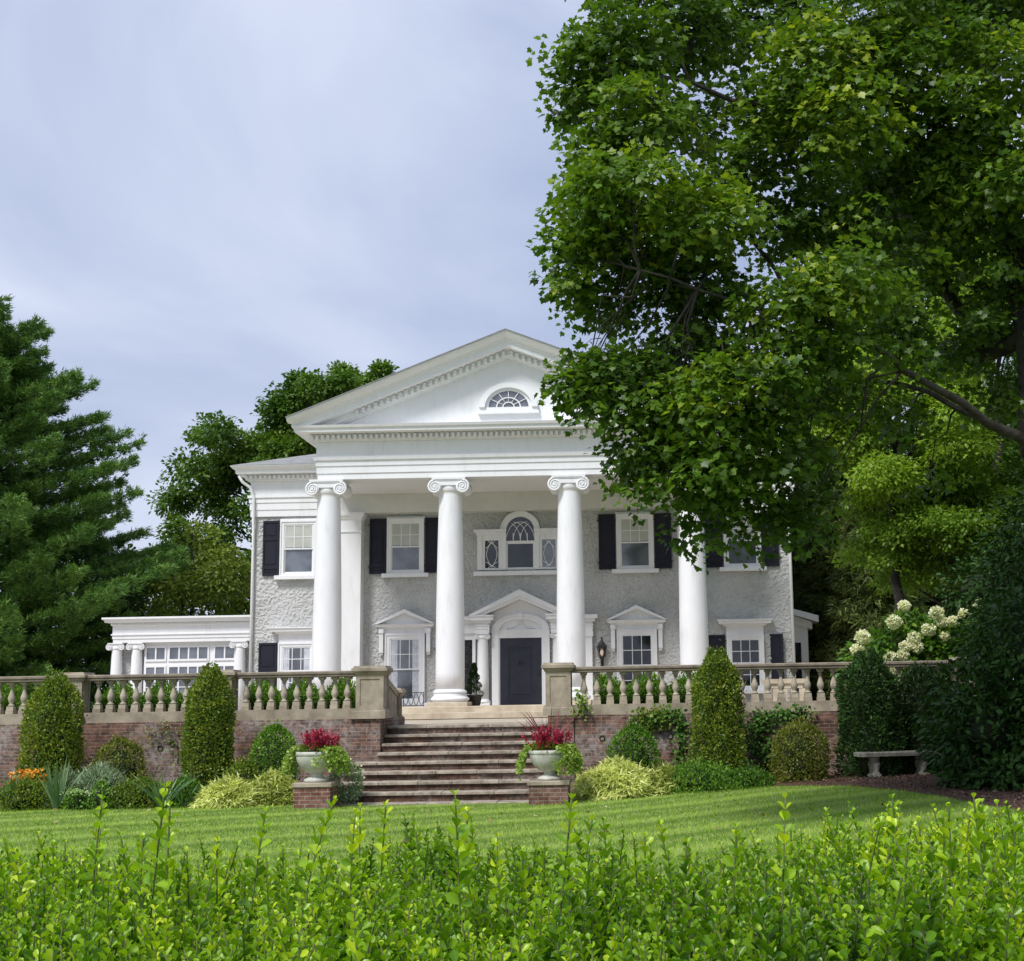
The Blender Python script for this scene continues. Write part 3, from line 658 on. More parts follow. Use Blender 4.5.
# ---- low wing with a sloping roof on the east side
m = MB(); xa = HW; yy = 3.0; zA, zB = ZZ(793, 607, yy), ZZ(812, 616, yy); xb = XX(811, 640, yy)
m.box(xa, xb-.1, yy, yy+5, -.35, zB-.25); m.prism([(xa, zA-.5), (xb+.05, zB-.45), (xb+.05, zB-.2), (xa, zA-.2)], yy-.08, yy+5)
wg = m.build('side_wing', 'white', mansion)
m = MB(); m.prism([(xa, zA-.2), (xb+.25, zB-.22), (xb+.25, zB), (xa, zA)], yy-.3, yy+5.2); m.build('roof', 'white', wg)
m = MB(); m.box(xa+.05, xb-.35, yy-.03, yy-.005, .3, zB-.9); m.build('pane', 'glass_dark', wg)
# ---- wall lanterns
def lantern(cx, label):
    z = zwall(651, 602); t = empty('wall_lantern', (cx, -.14, z), 0, label, 'lantern', 'black lanterns beside the front door')
    m = MB(); m.tube([(0, .14, -.35), (0, .02, -.37), (0, .0, -.30), (0, 0, -.24)], .022, 6); m.box(-.05, .05, .10, .14, -.50, -.20); m.build('bracket', 'iron', t)
    m = MB(); m.lathe([(.05, -.26), (.09, -.22), (.10, -.20), (.11, -.19)], 0, 0, 8, False)
    for i in range(6): a_ = 2*PI*i/6; m.tube([(.10*math.cos(a_), .10*math.sin(a_), -.20), (.145*math.cos(a_), .145*math.sin(a_), .12)], .010, 4)
    m.lathe([(.175, .12), (.18, .14), (.12, .20), (.07, .28), (.05, .30), (.02, .38), (.035, .41), (.005, .46)], 0, 0, 8, False); m.build('lantern_cage', 'iron', t)
    m = MB(); m.lathe([(.0, -.17), (.045, -.12), (.06, -.03), (.03, .03), (0, .06)], 0, 0, 12)
    mt, nt, N, L, b = newmat('lantern_glow'); b.inputs['Emission Color'].default_value = (1, .62, .42, 1); b.inputs['Emission Strength'].default_value = 0.32
    m.build('bulb', mt, t)
    m = MB(); m.lathe([(.09, -.185), (.135, .115)], 0, 0, 6, False, False)
    mt, nt, N, L, b = newmat('lantern_glass'); b.inputs['Transmission Weight'].default_value = 1; b.inputs['Roughness'].default_value = .05; b.inputs['IOR'].default_value = 1.05
    m.build('lantern_glass', mt, t)
    return t
lantern(XX(602, 651, 0), 'lit black lantern on the grey wall between the front door and the dark paned window')
lantern(-XX(602, 651, 0), 'black lantern beside the curtained glass door, mostly hidden by a column')
# iron plant stand at the glass door
t = empty('iron_rail', (0, 0, 0), 0, 'small black scrolled iron window guard in front of the curtained glass door', 'railing')
ya = -1.0; x0, x1 = XX(403, 700, ya), XX(424, 700, ya)
m = MB()
for zz in (.02, .42): m.box(x0, x1, ya-.012, ya+.012, zz, zz+.025)
for i in range(2): m.box((x0, x1-.02)[i], (x0+.02, x1)[i], ya-.012, ya+.012, 0, .44)
for i in range(4):
    xc = x0+(x1-x0)*(i+.5)/4; m.tube([(xc+.07*math.cos(2*PI*j/12), ya, .23+.17*math.sin(2*PI*j/12)) for j in range(13)], .011, 5)
m.build('rail_frame', 'iron', t)
# ================================================================ GROUND
YW = -15.05                       # front face of the terrace wall
ZT = -0.36                        # terrace level
def sst(t): t = min(1, max(0, t)); return t*t*(3-2*t)
def gz(x, y):
    z = -1.81+.32*sst((x-1.5)/8.5)
    near = sst((y+39)/8.0)        # rises towards the street
    return z*near+(-1.45)*(1-near)
def grid_sheet(name, mat, xs, ys, zf, **kw):
    vs = [(x, y, zf(x, y)) for y in ys for x in xs]; n = len(xs)
    m = MB(); m.poly(vs, [(j*n+i, j*n+i+1, (j+1)*n+i+1, (j+1)*n+i) for j in range(len(ys)-1) for i in range(n-1)], True)
    return m.build(name, mat, **kw)
def lawn_mat():
    m, nt, N, L, b = newmat('mown_lawn')
    g = N.new('ShaderNodeNewGeometry'); mp = N.new('ShaderNodeMapping'); mp.inputs['Rotation'].default_value = (0, 0, math.radians(58))
    L.new(g.outputs['Position'], mp.inputs[0])
    w = N.new('ShaderNodeTexWave'); w.inputs['Scale'].default_value = .30; w.inputs['Distortion'].default_value = 1.6; w.inputs['Detail'].default_value = 2; w.inputs['Detail Scale'].default_value = 1.2
    L.new(mp.outputs[0], w.inputs['Vector'])
    n = noise(nt, 3.0, 6, .7); mm = N.new('ShaderNodeMath'); mm.operation = 'MULTIPLY_ADD'; L.new(n.outputs['Fac'], mm.inputs[0]); mm.inputs[1].default_value = .9
    m2 = N.new('ShaderNodeMath'); m2.operation = 'MULTIPLY'; L.new(w.outputs['Fac'], m2.inputs[0]); m2.inputs[1].default_value = .45; L.new(m2.outputs[0], mm.inputs[2])
    r = ramp(nt, mm.outputs[0], [(.35, (.095, .155, .018)), (.62, (.165, .25, .034)), (.95, (.26, .34, .07))])
    L.new(r.outputs[0], b.inputs['Base Color']); b.inputs['Roughness'].default_value = .75
    bump(nt, b, noise(nt, 60, 3).outputs['Fac'], .6, .03); return m
M['lawn'] = lawn_mat()
xs = [-600, -300, -120, -60, -35]+[-25+1.0*i for i in range(51)]+[35, 60, 120, 300, 600]
ys = [-120, -80, -60]+[-50+1.0*i for i in range(51)]+[6, 20, 40, 80, 160, 400, 900]
grid_sheet('ground', 'lawn', xs, ys, gz, kind='structure')
# mulch beds along the foot of the wall
def strip_sheet(name, mat, edge, back, lift, **kw):
    # edge: [(x, y)] front line, back: y of rear line
    pts = []
    for i in range(len(edge)-1):
        (xa, ya), (xb, yb) = edge[i], edge[i+1]; n = max(1, int(abs(xb-xa)/.25))
        pts += [(xa+(xb-xa)*k/n, ya+(yb-ya)*k/n) for k in range(n)]
    pts.append(edge[-1]); m = MB(); nv = 13; vs = []
    for x, y in pts:
        y += .05*math.sin(x*5.1)+.04*math.sin(x*11)
        for k in range(nv):
            t = k/(nv-1); yy = y+(back-y)*t; e = min(1, t*8)
            vs.append((x, yy, gz(x, yy)+.004+lift*e+.012*math.sin(x*7+yy*9)*e))
    m.poly(vs, [(i*nv+k, (i+1)*nv+k, (i+1)*nv+k+1, i*nv+k+1) for i in range(len(pts)-1) for k in range(nv-1)], True)
    return m.build(name, mat, **kw), pts
bedL, edgeL = strip_sheet('mulch_bed', 'mulch', [(-26, -17.0), (-18, -17.1), (-12.5, -17.2), (-9, -16.9), (-5.6, -16.6), (-2.6, -16.6)], YW-.01, .05, kind='structure')
bedR, edgeR = strip_sheet('mulch_bed', 'mulch', [(2.55, -16.9), (4.2, -16.9), (5.9, -16.6), (6.8, -17.2), (7.9, -18.5), (8.5, -20.2), (8.9, -22.2), (9.25, -25), (9.7, -28), (10.5, -30), (14, -31), (24, -31)], YW-.01, .05, kind='structure')
def in_bed(x, y):
    for e in (edgeL, edgeR):
        if e[0][0] <= x <= e[-1][0]:
            i = int(np.searchsorted([p[0] for p in e], x)); i = min(max(i, 1), len(e)-1)
            (xa, ya), (xb, yb) = e[i-1], e[i]; t = (x-xa)/(xb-xa+1e-9)
            return y > ya+(yb-ya)*t-.02
    return False
# terrace
XL0, XR0 = -30.0, 13.0
SX0, SX1 = -1.62, 1.98             # opening for the stair
m = MB(); ti = YW+.4
m.box(XL0, SX0-.02, ti, 16, -2.2, ZT-.01); m.box(SX1+.02, XR0, ti, 16, -2.2, ZT-.01); m.box(SX0-.02, SX1+.02, YW+1.0, 16, -2.2, ZT-.01)
M['paving'] = mottled('terrace_paving', (.36, .30, .22), (.52, .45, .35), 1.4, .9, .3, 20, .01)
m.build('terrace_floor', 'paving', kind='structure')
# ================================================================ RETAINING WALLS, BALUSTRADES
ZB = ZZ(200, 721.5, YW)           # bottom of the stone base course
ZR = ZZ(200, 673.0, YW)           # top of the hand rail
print('balustrade z', ZB, ZR)
PXW = .66                         # pier body width
def pier(parent, cx, cy, zb, zt, w=.58, hh=1.0, name='pier'):
    m = MB(); hw = w/2
    m.cbox(cx-hw-.06, cx+hw+.06, cy-hw-.06, cy+hw+.06, zb, zb+.17, .012); m.box(cx-hw-.03, cx+hw+.03, cy-hw-.03, cy+hw+.03, zb+.17, zb+.21)
    m.box(cx-hw+.02, cx+hw-.02, cy-hw+.02, cy+hw-.02, zb+.21, zt-.20)
    for s_ in (-1, 1):
        m.box(cx+s_*(hw-.045)-.045, cx+s_*(hw-.045)+.045, cy-hw-.0, cy-hw+.03, zb+.21, zt-.20); m.box(cx+s_*(hw-.045)-.045, cx+s_*(hw-.045)+.045, cy+hw-.03, cy+hw, zb+.21, zt-.20)
        for q in (-1, 1): m.box(cx+s_*hw-.015*s_-.015, cx+s_*hw-.015*s_+.015, cy+q*(hw-.045)-.0448, cy+q*(hw-.045)+.0448, zb+.2105, zt-.2005)
    m.box(cx-hw+.09, cx+hw-.09, cy-hw, cy-hw+.03, zb+.21, zb+.28); m.box(cx-hw+.09, cx+hw-.09, cy-hw, cy-hw+.03, zt-.28, zt-.20)
    m.rings([(.0, zt-.201), (.03, zt-.17), (.04, zt-.14), (.085, zt-.11), (.085, zt-.05), (.05, zt-.04), (.04, zt)], cx-hw, cx+hw, cy-hw, cy+hw+.05)
    return m.build(name, 'stone', parent)
BAL = MB(); hb = ZR-.13-(ZB+.30)   # turned baluster between plinth blocks and rail
def bal_mesh():
    m = MB(); h = hb
    m.box(-.075, .075, -.075, .075, 0, .085)
    m.lathe([(.055, .085), (.072, .10), (.072, .115), (.045, .13), (.040, .15), (.062, .19), (.078, .245), (.074, .29), (.052, .35), (.034, .42), (.027, h-.16), (.032, h-.12), (.050, h-.11), (.050, h-.095), (.036, h-.085), (.036, h-.075)], 0, 0, 14)
    m.lathe([(.04, h-.08), (.065, h-.055), (.065, h-.04)], 0, 0, 14); m.box(-.072, .072, -.072, .072, h-.042, h+.004)
    me = bpy.data.meshes.new('baluster'); me.from_pydata(m.v, [], m.f); me.polygons.foreach_set('use_smooth', m.sm); me.materials.append(M['stone_baluster']); return me
BM = bal_mesh()
def rail_run(parent, x0, x1, spacing=.275, yc=YW+.30):
    m = MB(); m.rings([(0, ZR-.13), (.03, ZR-.115), (.03, ZR-.08), (.055, ZR-.06), (.055, ZR-.02), (.03, ZR)], x0, x1, yc-.12, yc+.12); m.build('hand_rail', 'stone_dark', parent)
    m = MB(); m.box(x0, x1, yc-.20, yc+.20, ZB, ZB+.22); m.box(x0, x1, yc-.16, yc+.16, ZB+.22, ZB+.302-.08)
    n = int((x1-x0)/spacing); off = ((x1-x0)-n*spacing)/2
    for i in range(n):
        x = x0+off+(i+.5)*spacing; m.box(x-.082, x+.082, yc-.10, yc+.10, ZB+.222, ZB+.302)
    m.build('base_course', 'stone', parent)
    for i in range(n):
        x = x0+off+(i+.5)*spacing; o = bpy.data.objects.new('baluster', BM); o.location = (x, yc, ZB+.30); o.rotation_euler = (0, 0, random.choice((0, PI/2))); link(o, parent)
yp = YW+.32
pc = (XX(369.5, 690, YW)); pB = XX(219, 690, YW); pA = XX(69, 690, YW); pR = XX(558, 690, YW)
print('piers', pA, pB, pc, pR)
bl = empty('stone_balustrade', (0, 0, 0), 0, 'weathered stone balustrade with turned balusters on the terrace west of the steps', 'balustrade', 'balustrades on the terrace wall')
pier(bl, pc, yp, ZB, ZR+.09, .60)
for p_ in (pB, pA, pA-3.3): pier(bl, p_, yp, ZB, ZR+.06, .50)
for a_, b_ in ((pB, pc-.03), (pA, pB), (pA-3.3, pA)): rail_run(bl, a_+.29, b_-.29)
br_ = empty('stone_balustrade', (0, 0, 0), 0, 'stone balustrade east of the steps, ending in the dark shrubs by the white hydrangea', 'balustrade', 'balustrades on the terrace wall')
pier(br_, pR, yp, ZB, ZR+.09, .54)
rail_run(br_, pR+.30, 10.6, .283)
pier(br_, 10.9, yp, ZB, ZR+.06, .5)
# side rail running back from the pier at the head of the stair
sr = empty('stair_side_rail', (0, 0, 0), 0, 'short sloping stone side rail beside the top of the brick steps', 'balustrade')
xq = SX0-.22; y1 = YW+2.7; zp2 = ZZ(400, 688, y1)
pier(sr, xq-.03, y1+.1, ZT-.01, zp2, .36)
m = MB(); ya, yb = yp+.36, y1-.13; za_, zb_ = ZR-.02, zp2-.06
m.poly([(xq-.13, ya, za_-.14), (xq+.13, ya, za_-.14), (xq+.13, ya, za_), (xq-.13, ya, za_), (xq-.13, yb, zb_-.14), (xq+.13, yb, zb_-.14), (xq+.13, yb, zb_), (xq-.13, yb, zb_)], [(0,1,2,3),(7,6,5,4),(0,4,5,1),(1,5,6,2),(2,6,7,3),(3,7,4,0)]); m.build('hand_rail', 'stone', sr)
m = MB(); m.poly([(xq-.10, ya, ZT-.3), (xq+.10, ya, ZT-.3), (xq+.10, ya, za_-.14), (xq-.10, ya, za_-.14), (xq-.10, yb, ZT-.3), (xq+.10, yb, ZT-.3), (xq+.10, yb, zb_-.14), (xq-.10, yb, zb_-.14)], [(0,1,2,3),(7,6,5,4),(0,4,5,1),(1,5,6,2),(2,6,7,3),(3,7,4,0)])
m.box(xq-.14, xq+.14, ya, yb, ZT-.35, ZT+.2); m.build('rail_panel', 'stone', sr)
# brick retaining walls
def wall(x0, x1, label, drains):
    t = empty('brick_retaining_wall', (0, 0, 0), 0, label, 'brick wall', 'brick walls below the balustrade')
    m = MB(); m.box(x0, x1, YW+.02, YW+.55, -2.3, ZB-.002); m.build('brickwork', 'brick', t)
    for (px_, py_) in drains:
        c_ = at(px_, py_, YW); m = MB(); m.lathe([(.062, 0), (.062, .03), (.045, .03), (.045, .0)], 0, 0, 14, True, True); 
        o = m.build('drain_pipe', 'iron', t); o.rotation_euler = (PI/2, 0, 0); o.location = (c_.x, YW+.03, c_.z)
    return t
wl = wall(XL0, pc-.33, 'brick retaining wall with pale mortar stains behind the shrubs west of the steps', [(172, 744), (160, 748)])
m = MB(); m.box(pc-.33, SX0, YW-.02, YW+2.9, -2.3, ZB-.004); m.box(pc-.40, SX0+.06, YW-.08, YW+.55, ZB-.0035, ZB-.001); m.build('brick_pier', 'brick', wl)
wr = wall(pR+.33, XR0, 'darker brick retaining wall with drain holes and ivy, east of the steps', [(670, 736), (602, 738), (765, 734)])
m = MB(); m.box(SX1-.02, pR+.33, YW-.02, YW+2.9, -2.3, ZB-.004); m.build('brick_pier', 'brick', wr)
# low stone table and parapet on the terrace beyond the balusters
t = empty('terrace_parapet', (0, 0, 0), 0, 'pinkish low stone parapet with square posts on the terrace seen through the balusters', 'parapet')
m = MB(); y_ = -7.0; xa, xb = XX(762, 680, y_), XX(806, 680, y_); z1_ = ZZ(780, 679, y_)
m.box(xa, xb, y_-.15, y_+.15, z1_-.12, z1_); m.box(xa+.1, xb-.1, y_-.1, y_+.1, z1_-.25, z1_-.12)
for i in range(5): xx = xa+.12+(xb-xa-.24)*i/4; m.box(xx-.08, xx+.08, y_-.09, y_+.09, ZT, z1_-.25)
m.box(xa, xb, y_-.16, y_+.16, ZT-.01, ZT+.12); m.build('parapet_wall', 'limestone', t)
# ================================================================ STEPS
st = empty('brick_staircase', (0, 0, 0), 0, 'wide worn brick steps with stone nosings rising from the lawn to the terrace', 'steps')
zz = ZT; D = 31.0
lev = []
for k in range(9):
    rise = .178 if k < 5 else   .180
    lev.append((zz, -45.26+D)); zz -= rise; D -= (.37 if k < 4 else .45)
zend = zz
print('steps', lev, zend)
for k, (z_, y_) in enumerate(lev):
    wide = k >= 4
    x0, x1 = (SX0, SX1) if not wide else ((-2.12-.03*(k-4)), 2.02)
    if wide and y_ > -17.2 and k > 4: pass
    yback = (YW+3.2) if k == 0 else lev[k-1][1]+.06
    zl_ = lev[k+1][0] if k < 8 else -2.1
    if k == 4: yback = YW-.0+.9
    s_ = empty('step', (0, 0, 0), parent=st)
    m = MB()
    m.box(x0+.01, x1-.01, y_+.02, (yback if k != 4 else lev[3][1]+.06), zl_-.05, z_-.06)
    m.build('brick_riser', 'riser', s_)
    # nosing slabs with uneven joints
    m = MB(); xx = x0-.02 if wide else x0
    while xx < x1-.02:
        xn = min(x1+(.02 if wide else 0), xx+random.uniform(.5, 1.1)); 
        if x1-xn < .3: xn = x1+(.02 if wide else 0)
        dz = random.uniform(-.006, .004); dy = random.uniform(-.012, .01)
        m.cbox(xx+.003, xn-.003, y_-.03+dy, (yback if (k and not wide) else y_+.48), z_-.058, z_+dz, .012); xx = xn
    if k == 4: m.box(SX0+.01, SX1-.01, y_+.4, lev[3][1]+.08, z_-.06, z_-.004)
    if k == 0: m.box(x0+.01, x1-.01, y_+.4, yback, z_-.06, z_-.003)
    m.build('nosing', 'nosing', s_)
# the wide lower flight meets the wall with a brick fill
# ================================================================ PEDESTALS AND URNS
def pedestal(px0, px1, label, ytop, D_=26.9):
    y0 = D_-45.26; x0, x1 = XX(px0, 790, y0), XX(px1, 790, y0); cx = (x0+x1)/2; w = x1-x0; zt_ = ZZ((px0+px1)/2, ytop, y0)
    t = empty('brick_pedestal', (cx, y0+w/2, gz(cx, y0)-.05), 0, label, 'pedestal', 'brick pedestals at the foot of the steps')
    zz_ = zt_-t.location.z; h = w/2
    m = MB(); m.box(-h+.02, h-.02, -h+.02, h-.02, -.05, zz_-.075); m.build('brick_block', 'brick_red', t)
    m = MB(); m.cbox(-h-.01, h+.01, -h-.01, h+.01, zz_-.075, zz_, .012); m.build('cap_stone', 'stone', t)
    return Vector((cx, y0+w/2, zt_)), w
pl1, wp = pedestal(292, 331, 'low red brick pedestal with stone cap under the urn, west foot of the steps', 783)
pl2, wp2 = pedestal(527.5, 569, 'low red brick pedestal with stone cap under the urn, east foot of the steps', 781)
def urn(loc, label, s=1):
    t = empty('garden_urn', loc, random.random(), label, 'urn', 'stone urns on brick pedestals')
    m = MB(); m.lathe([(.22, 0), (.235, .02), (.23, .05), (.17, .08), (.12, .11), (.11, .14), (.14, .17)], 0, 0, 28); m.build('foot', 'urn', t)
    m = MB(); prof = [(.13, .165), (.22, .20), (.31, .28), (.365, .38), (.385, .47), (.385, .50), (.40, .51), (.40, .56), (.385, .575), (.36, .575), (.35, .53), (.34, .49)]
    m.lathe(prof, 0, 0, 36); m.build('bowl', 'urn', t); 
    m = MB(); m.lathe([(.0, .505), (.345, .505), (.345, .50)], 0, 0, 20, False, False); m.build('soil', 'mulch', t)
    t.scale = (s, s, s); return t
urn(pl1, 'pale stone bowl urn on the pedestal at the west foot of the steps'); urn(pl2, 'weathered mossy stone bowl urn on the pedestal at the east foot of the steps', .98)
# ================================================================ BENCH
by = -17.0; b0, b1 = at(858, 762, by-.15), at(936, 756, by+.35)
bc = (b0+b1)/2; gzb = gz(bc.x, by)+.03; ang = math.atan2(b1.y-b0.y, b1.x-b0.x)
t = empty('stone_bench', (bc.x, by+.1, gzb), ang, 'backless stone bench with carved legs on the mulch beside the dark shrubs', 'bench')
ln = (b1-b0).length/2; hbz = .50
m = MB(); m.cbox(-ln, ln, -.22, .22, hbz-.085, hbz, .02); m.build('seat', 'bench_stone', t)
for s_ in (-.52, .52):
    m = MB(); pr = [(.20, 0), (.20, .06), (.15, .09), (.13, .14), (.16, .22), (.17, .28), (.13, .33), (.16, .37), (.17, hbz-.086)]
    vs = []; n = 12
    for r, z_ in pr:
        for i in range(n): a_ = 2*PI*i/n; vs.append((s_*ln*1.15+r*.62*math.cos(a_), r*1.05*math.sin(a_), z_))
    m.poly(vs, [(k*n+i, k*n+(i+1)%n, (k+1)*n+(i+1)%n, (k+1)*n+i) for k in range(len(pr)-1) for i in range(n)]+[tuple(range(n-1, -1, -1)), tuple((len(pr)-1)*n+i for i in range(n))], True)
    m.build('leg', 'bench_stone', t)
# wall drain pole right of the east pier
# ================================================================ VEGETATION TOOLKIT
def unit(v): return v/np.maximum(np.linalg.norm(v, axis=-1, keepdims=True), 1e-9)
def rdir(n): return unit(rng.normal(size=(n, 3)))
T_RHOMB = (np.array([(0,0,0),(.45,.30,.06),(1,0,-.05),(.45,-.30,.06)]), [(0,1,2,3)])
T_OVAL = (np.array([(0,0,0),(.3,.26,.05),(.65,.27,.05),(1,0,-.06),(.65,-.27,.05),(.3,-.26,.05)]), [(0,1,2,3),(0,3,4,5)])
_ml = [(0,0),(.10,.28),(.02,.50),(.32,.42),(.55,.60),(.60,.30),(1.0,0),(.60,-.30),(.55,-.60),(.32,-.42),(.02,-.50),(.10,-.28)]
T_MAPLE = (np.array([(a, b, .10*abs(b)-.12*a*a) for a, b in _ml]), [(0,1,2,3,5),(3,4,5),(0,5,6,7),(7,8,9),(0,7,9,10,11)])
T_BLADE = (np.array([(0,.5,0),(0,-.5,0),(1,0,0)]), [(0,1,2)])
T_STRAP = (np.array([(0,.5,0),(0,-.5,0),(.5,-.6,.05),(.5,.6,.05),(1,0,-.03)]), [(0,1,2,3),(3,2,4)])
T_PETAL = (np.array([(0,0,0),(.6,.35,.05),(1,0,0),(.6,-.35,.05)]), [(0,1,2,3)])
# spoon shaped hedge leaf, folded along its rib
_sp = [(0,0),(.22,.10),(.5,.24),(.75,.25),(.93,.14),(1,0),(.93,-.14),(.75,-.25),(.5,-.24),(.22,-.10)]
T_SPOON = (np.array([(a, b, .35*abs(b)+.10*math.sin(a*2.6)-.16*a*a) for a, b in _sp]), [(0,1,2,3,4,5),(0,5,6,7,8,9)])
class Leaves:
    def __init__(s): s.b = []
    def add(s, P, U, Nn, size, tint, tmpl, wid=1.0):
        P = np.asarray(P, float); n = len(P)
        if n == 0: return
        U = unit(np.asarray(U, float)); V = unit(np.cross(Nn, U)); Wn = np.cross(U, V)
        size = np.broadcast_to(np.asarray(size, float), (n,)); wid = np.broadcast_to(np.asarray(wid, float), (n,)); tint = np.broadcast_to(np.asarray(tint, float), (n,))
        t, f = tmpl
        vs = P[:, None, :]+size[:, None, None]*(U[:, None, :]*t[None, :, 0:1]+V[:, None, :]*(t[None, :, 1:2]*wid[:, None, None])+Wn[:, None, :]*t[None, :, 2:3])
        s.b.append((vs.reshape(-1, 3), f, n, len(t), np.repeat(tint, len(t))))
    def build(s, name, mat, parent=None, origin=None, smooth=False, **kw):
        V = []; LI = []; LS = []; LT = []; TN = []; vo = 0; lo = 0
        for vs, f, n, k, tn in s.b:
            V.append(vs); TN.append(tn)
            flat = np.concatenate([np.array(q) for q in f]); lens = np.array([len(q) for q in f])
            LI.append((flat[None, :]+(np.arange(n)*k)[:, None]+vo).ravel())
            st_ = np.concatenate([[0], np.cumsum(lens)[:-1]]); LS.append((st_[None, :]+(np.arange(n)*len(flat))[:, None]+lo).ravel()); LT.append(np.tile(lens, n))
            vo += n*k; lo += n*len(flat)
        V = np.concatenate(V); LI = np.concatenate(LI).astype(np.int32); LS = np.concatenate(LS).astype(np.int32); LT = np.concatenate(LT).astype(np.int32); TN = np.concatenate(TN)
        if origin is not None: V = V-np.array(origin)
        me = bpy.data.meshes.new(name); me.vertices.add(len(V)); me.vertices.foreach_set('co', V.astype(np.float32).ravel())
        me.loops.add(len(LI)); me.loops.foreach_set('vertex_index', LI); me.polygons.add(len(LS)); me.polygons.foreach_set('loop_start', LS)
        try: me.polygons.foreach_set('loop_total', LT)
        except Exception: pass
        a = me.attributes.new('tint', 'FLOAT', 'POINT'); a.data.foreach_set('value', TN.astype(np.float32))
        if smooth: me.polygons.foreach_set('use_smooth', [True]*len(LS))
        me.materials.append(M[mat] if isinstance(mat, str) else mat); me.update(calc_edges=True)
        o = bpy.data.objects.new(name, me)
        if origin is not None: o.location = origin
        return link(o, parent, **kw)
def ell_pts(n, c, r, lo=.55, hi=1.0):
    d = rdir(n); q = lo+(hi-lo)*rng.random((n, 1))**.6
    return np.array(c)+d*q*np.array(r), d
# leafy blob: sprays (flat fans of leaves) spread through an ellipsoid shell
def sprays(Lv, c, r, nspray, per, leaf, sw, tmpl, tint0, tv=.12, flat=.35, droop=.15, lo=.45, tips=None, wid=1.0):
    S, d = ell_pts(nspray, c, r, lo)
    st = tint0+rng.normal(0, tv, nspray)
    # a spray leans outwards, lies in a nearly horizontal layer
    nrm = unit(np.array([0, 0, 1.0])+d*.35+rng.normal(0, .22, (nspray, 3)))
    off = rng.normal(0, 1, (nspray, per, 3)); off /= np.maximum(1, np.linalg.norm(off, axis=-1, keepdims=True)/1.3)
    h = (off*nrm[:, None, :]).sum(-1, keepdims=True); off = off-h*nrm[:, None, :]*(1-flat)
    rad = np.linalg.norm(off, axis=-1, keepdims=True)
    P = S[:, None, :]+off*sw-np.array([0, 0, 1.0])*droop*sw*rad**2
    U = unit(off*.8+d[:, None, :]*.6+rng.normal(0, .5, off.shape)-np.array([0, 0, .35]))
    Nn = unit(nrm[:, None, :]+rng.normal(0, .42, off.shape))
    n = nspray*per
    tt = np.repeat(st, per)+rng.normal(0, .07, n)
    Lv.add(P.reshape(-1, 3), U.reshape(-1, 3), Nn.reshape(-1, 3), leaf*(.7+.6*rng.random(n)), np.clip(tt, 0, 1), tmpl, wid)
    return S
def limb(m, pts, r0, r1, n=8, wob=.03, pw=.8):
    pts = [Vector(p) for p in pts]; out = []
    # resample with a little wander
    for i in range(len(pts)-1):
        seg = pts[i+1]-pts[i]; k = max(2, int(seg.length/.5))
        for j in range(k):
            p = pts[i]+seg*j/k
            if i+j > 0: p = p+Vector(rng.normal(0, wob*min(1, seg.length), 3))
            out.append(p)
    out.append(pts[-1]); q = len(out)
    m.tube(out, [r0+(r1-r0)*(i/(q-1))**pw for i in range(q)], n); return out
# leaf materials -------------------------------------------------
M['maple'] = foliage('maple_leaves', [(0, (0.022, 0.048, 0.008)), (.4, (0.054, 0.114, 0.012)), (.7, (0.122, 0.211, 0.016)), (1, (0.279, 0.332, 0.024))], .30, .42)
M['oakleaf'] = foliage('dull_tree_leaves', [(0, (0.020, 0.048, 0.008)), (.5, (0.057, 0.128, 0.015)), (1, (0.148, 0.238, 0.029))], .25)
M['olive'] = foliage('yellowing_leaves', [(0, (0.039, 0.065, 0.011)), (.5, (0.134, 0.193, 0.025)), (.85, (0.234, 0.290, 0.043)), (1, (0.249, 0.174, 0.051))], .25)
M['limeleaf'] = foliage('lime_green_leaves', [(0, (0.043, 0.084, 0.011)), (.5, (0.130, 0.230, 0.023)), (1, (0.260, 0.373, 0.044))], .35)
M['needle'] = foliage('pine_needles', [(0, (0.024, 0.059, 0.013)), (.5, (0.069, 0.163, 0.029)), (1, (0.188, 0.313, 0.053))], .15, .5, .3, 1)
M['darkneedle'] = foliage('dark_conifer_needles', [(0, (0.027, 0.046, 0.014)), (.5, (0.066, 0.098, 0.024)), (1, (0.168, 0.202, 0.038))], .15, .55, .3, 1)
M['rhodo'] = foliage('dark_glossy_leaves', [(0, (0.014, 0.038, 0.008)), (.5, (0.034, 0.087, 0.017)), (1, (0.082, 0.178, 0.026))], .12, .5, .2, 1)
M['yew'] = foliage('yew_needles', [(0, (0.014, 0.034, 0.008)), (.6, (0.031, 0.079, 0.014)), (1, (0.090, 0.187, 0.026))], .12, .5, .3, 1)
M['boxleaf'] = foliage('boxwood_leaves', [(0, (0.041, 0.080, 0.010)), (.5, (0.128, 0.199, 0.018)), (1, (0.360, 0.376, 0.041))], .22, .45)
M['boxbright'] = foliage('bright_boxwood_leaves', [(0, (0.027, 0.072, 0.010)), (.5, (0.088, 0.199, 0.018)), (1, (0.216, 0.351, 0.034))], .22, .45)
M['boxolive'] = foliage('olive_boxwood_leaves', [(0, (0.037, 0.056, 0.010)), (.5, (0.131, 0.163, 0.022)), (1, (0.288, 0.263, 0.050))], .22, .45)
M['gold'] = foliage('golden_cypress', [(0, (0.106, 0.149, 0.025)), (.5, (0.360, 0.411, 0.089)), (1, (0.656, 0.685, 0.253))], .2, .5)
M['silver'] = foliage('silver_foliage', [(0, (0.091, 0.143, 0.072)), (.5, (0.208, 0.286, 0.156)), (1, (0.390, 0.468, 0.312))], .15, .6)
M['iris'] = foliage('strap_leaves', [(0, (.05, .12, .05)), (.5, (.12, .22, .10)), (1, (.36, .44, .22))], .25, .45)
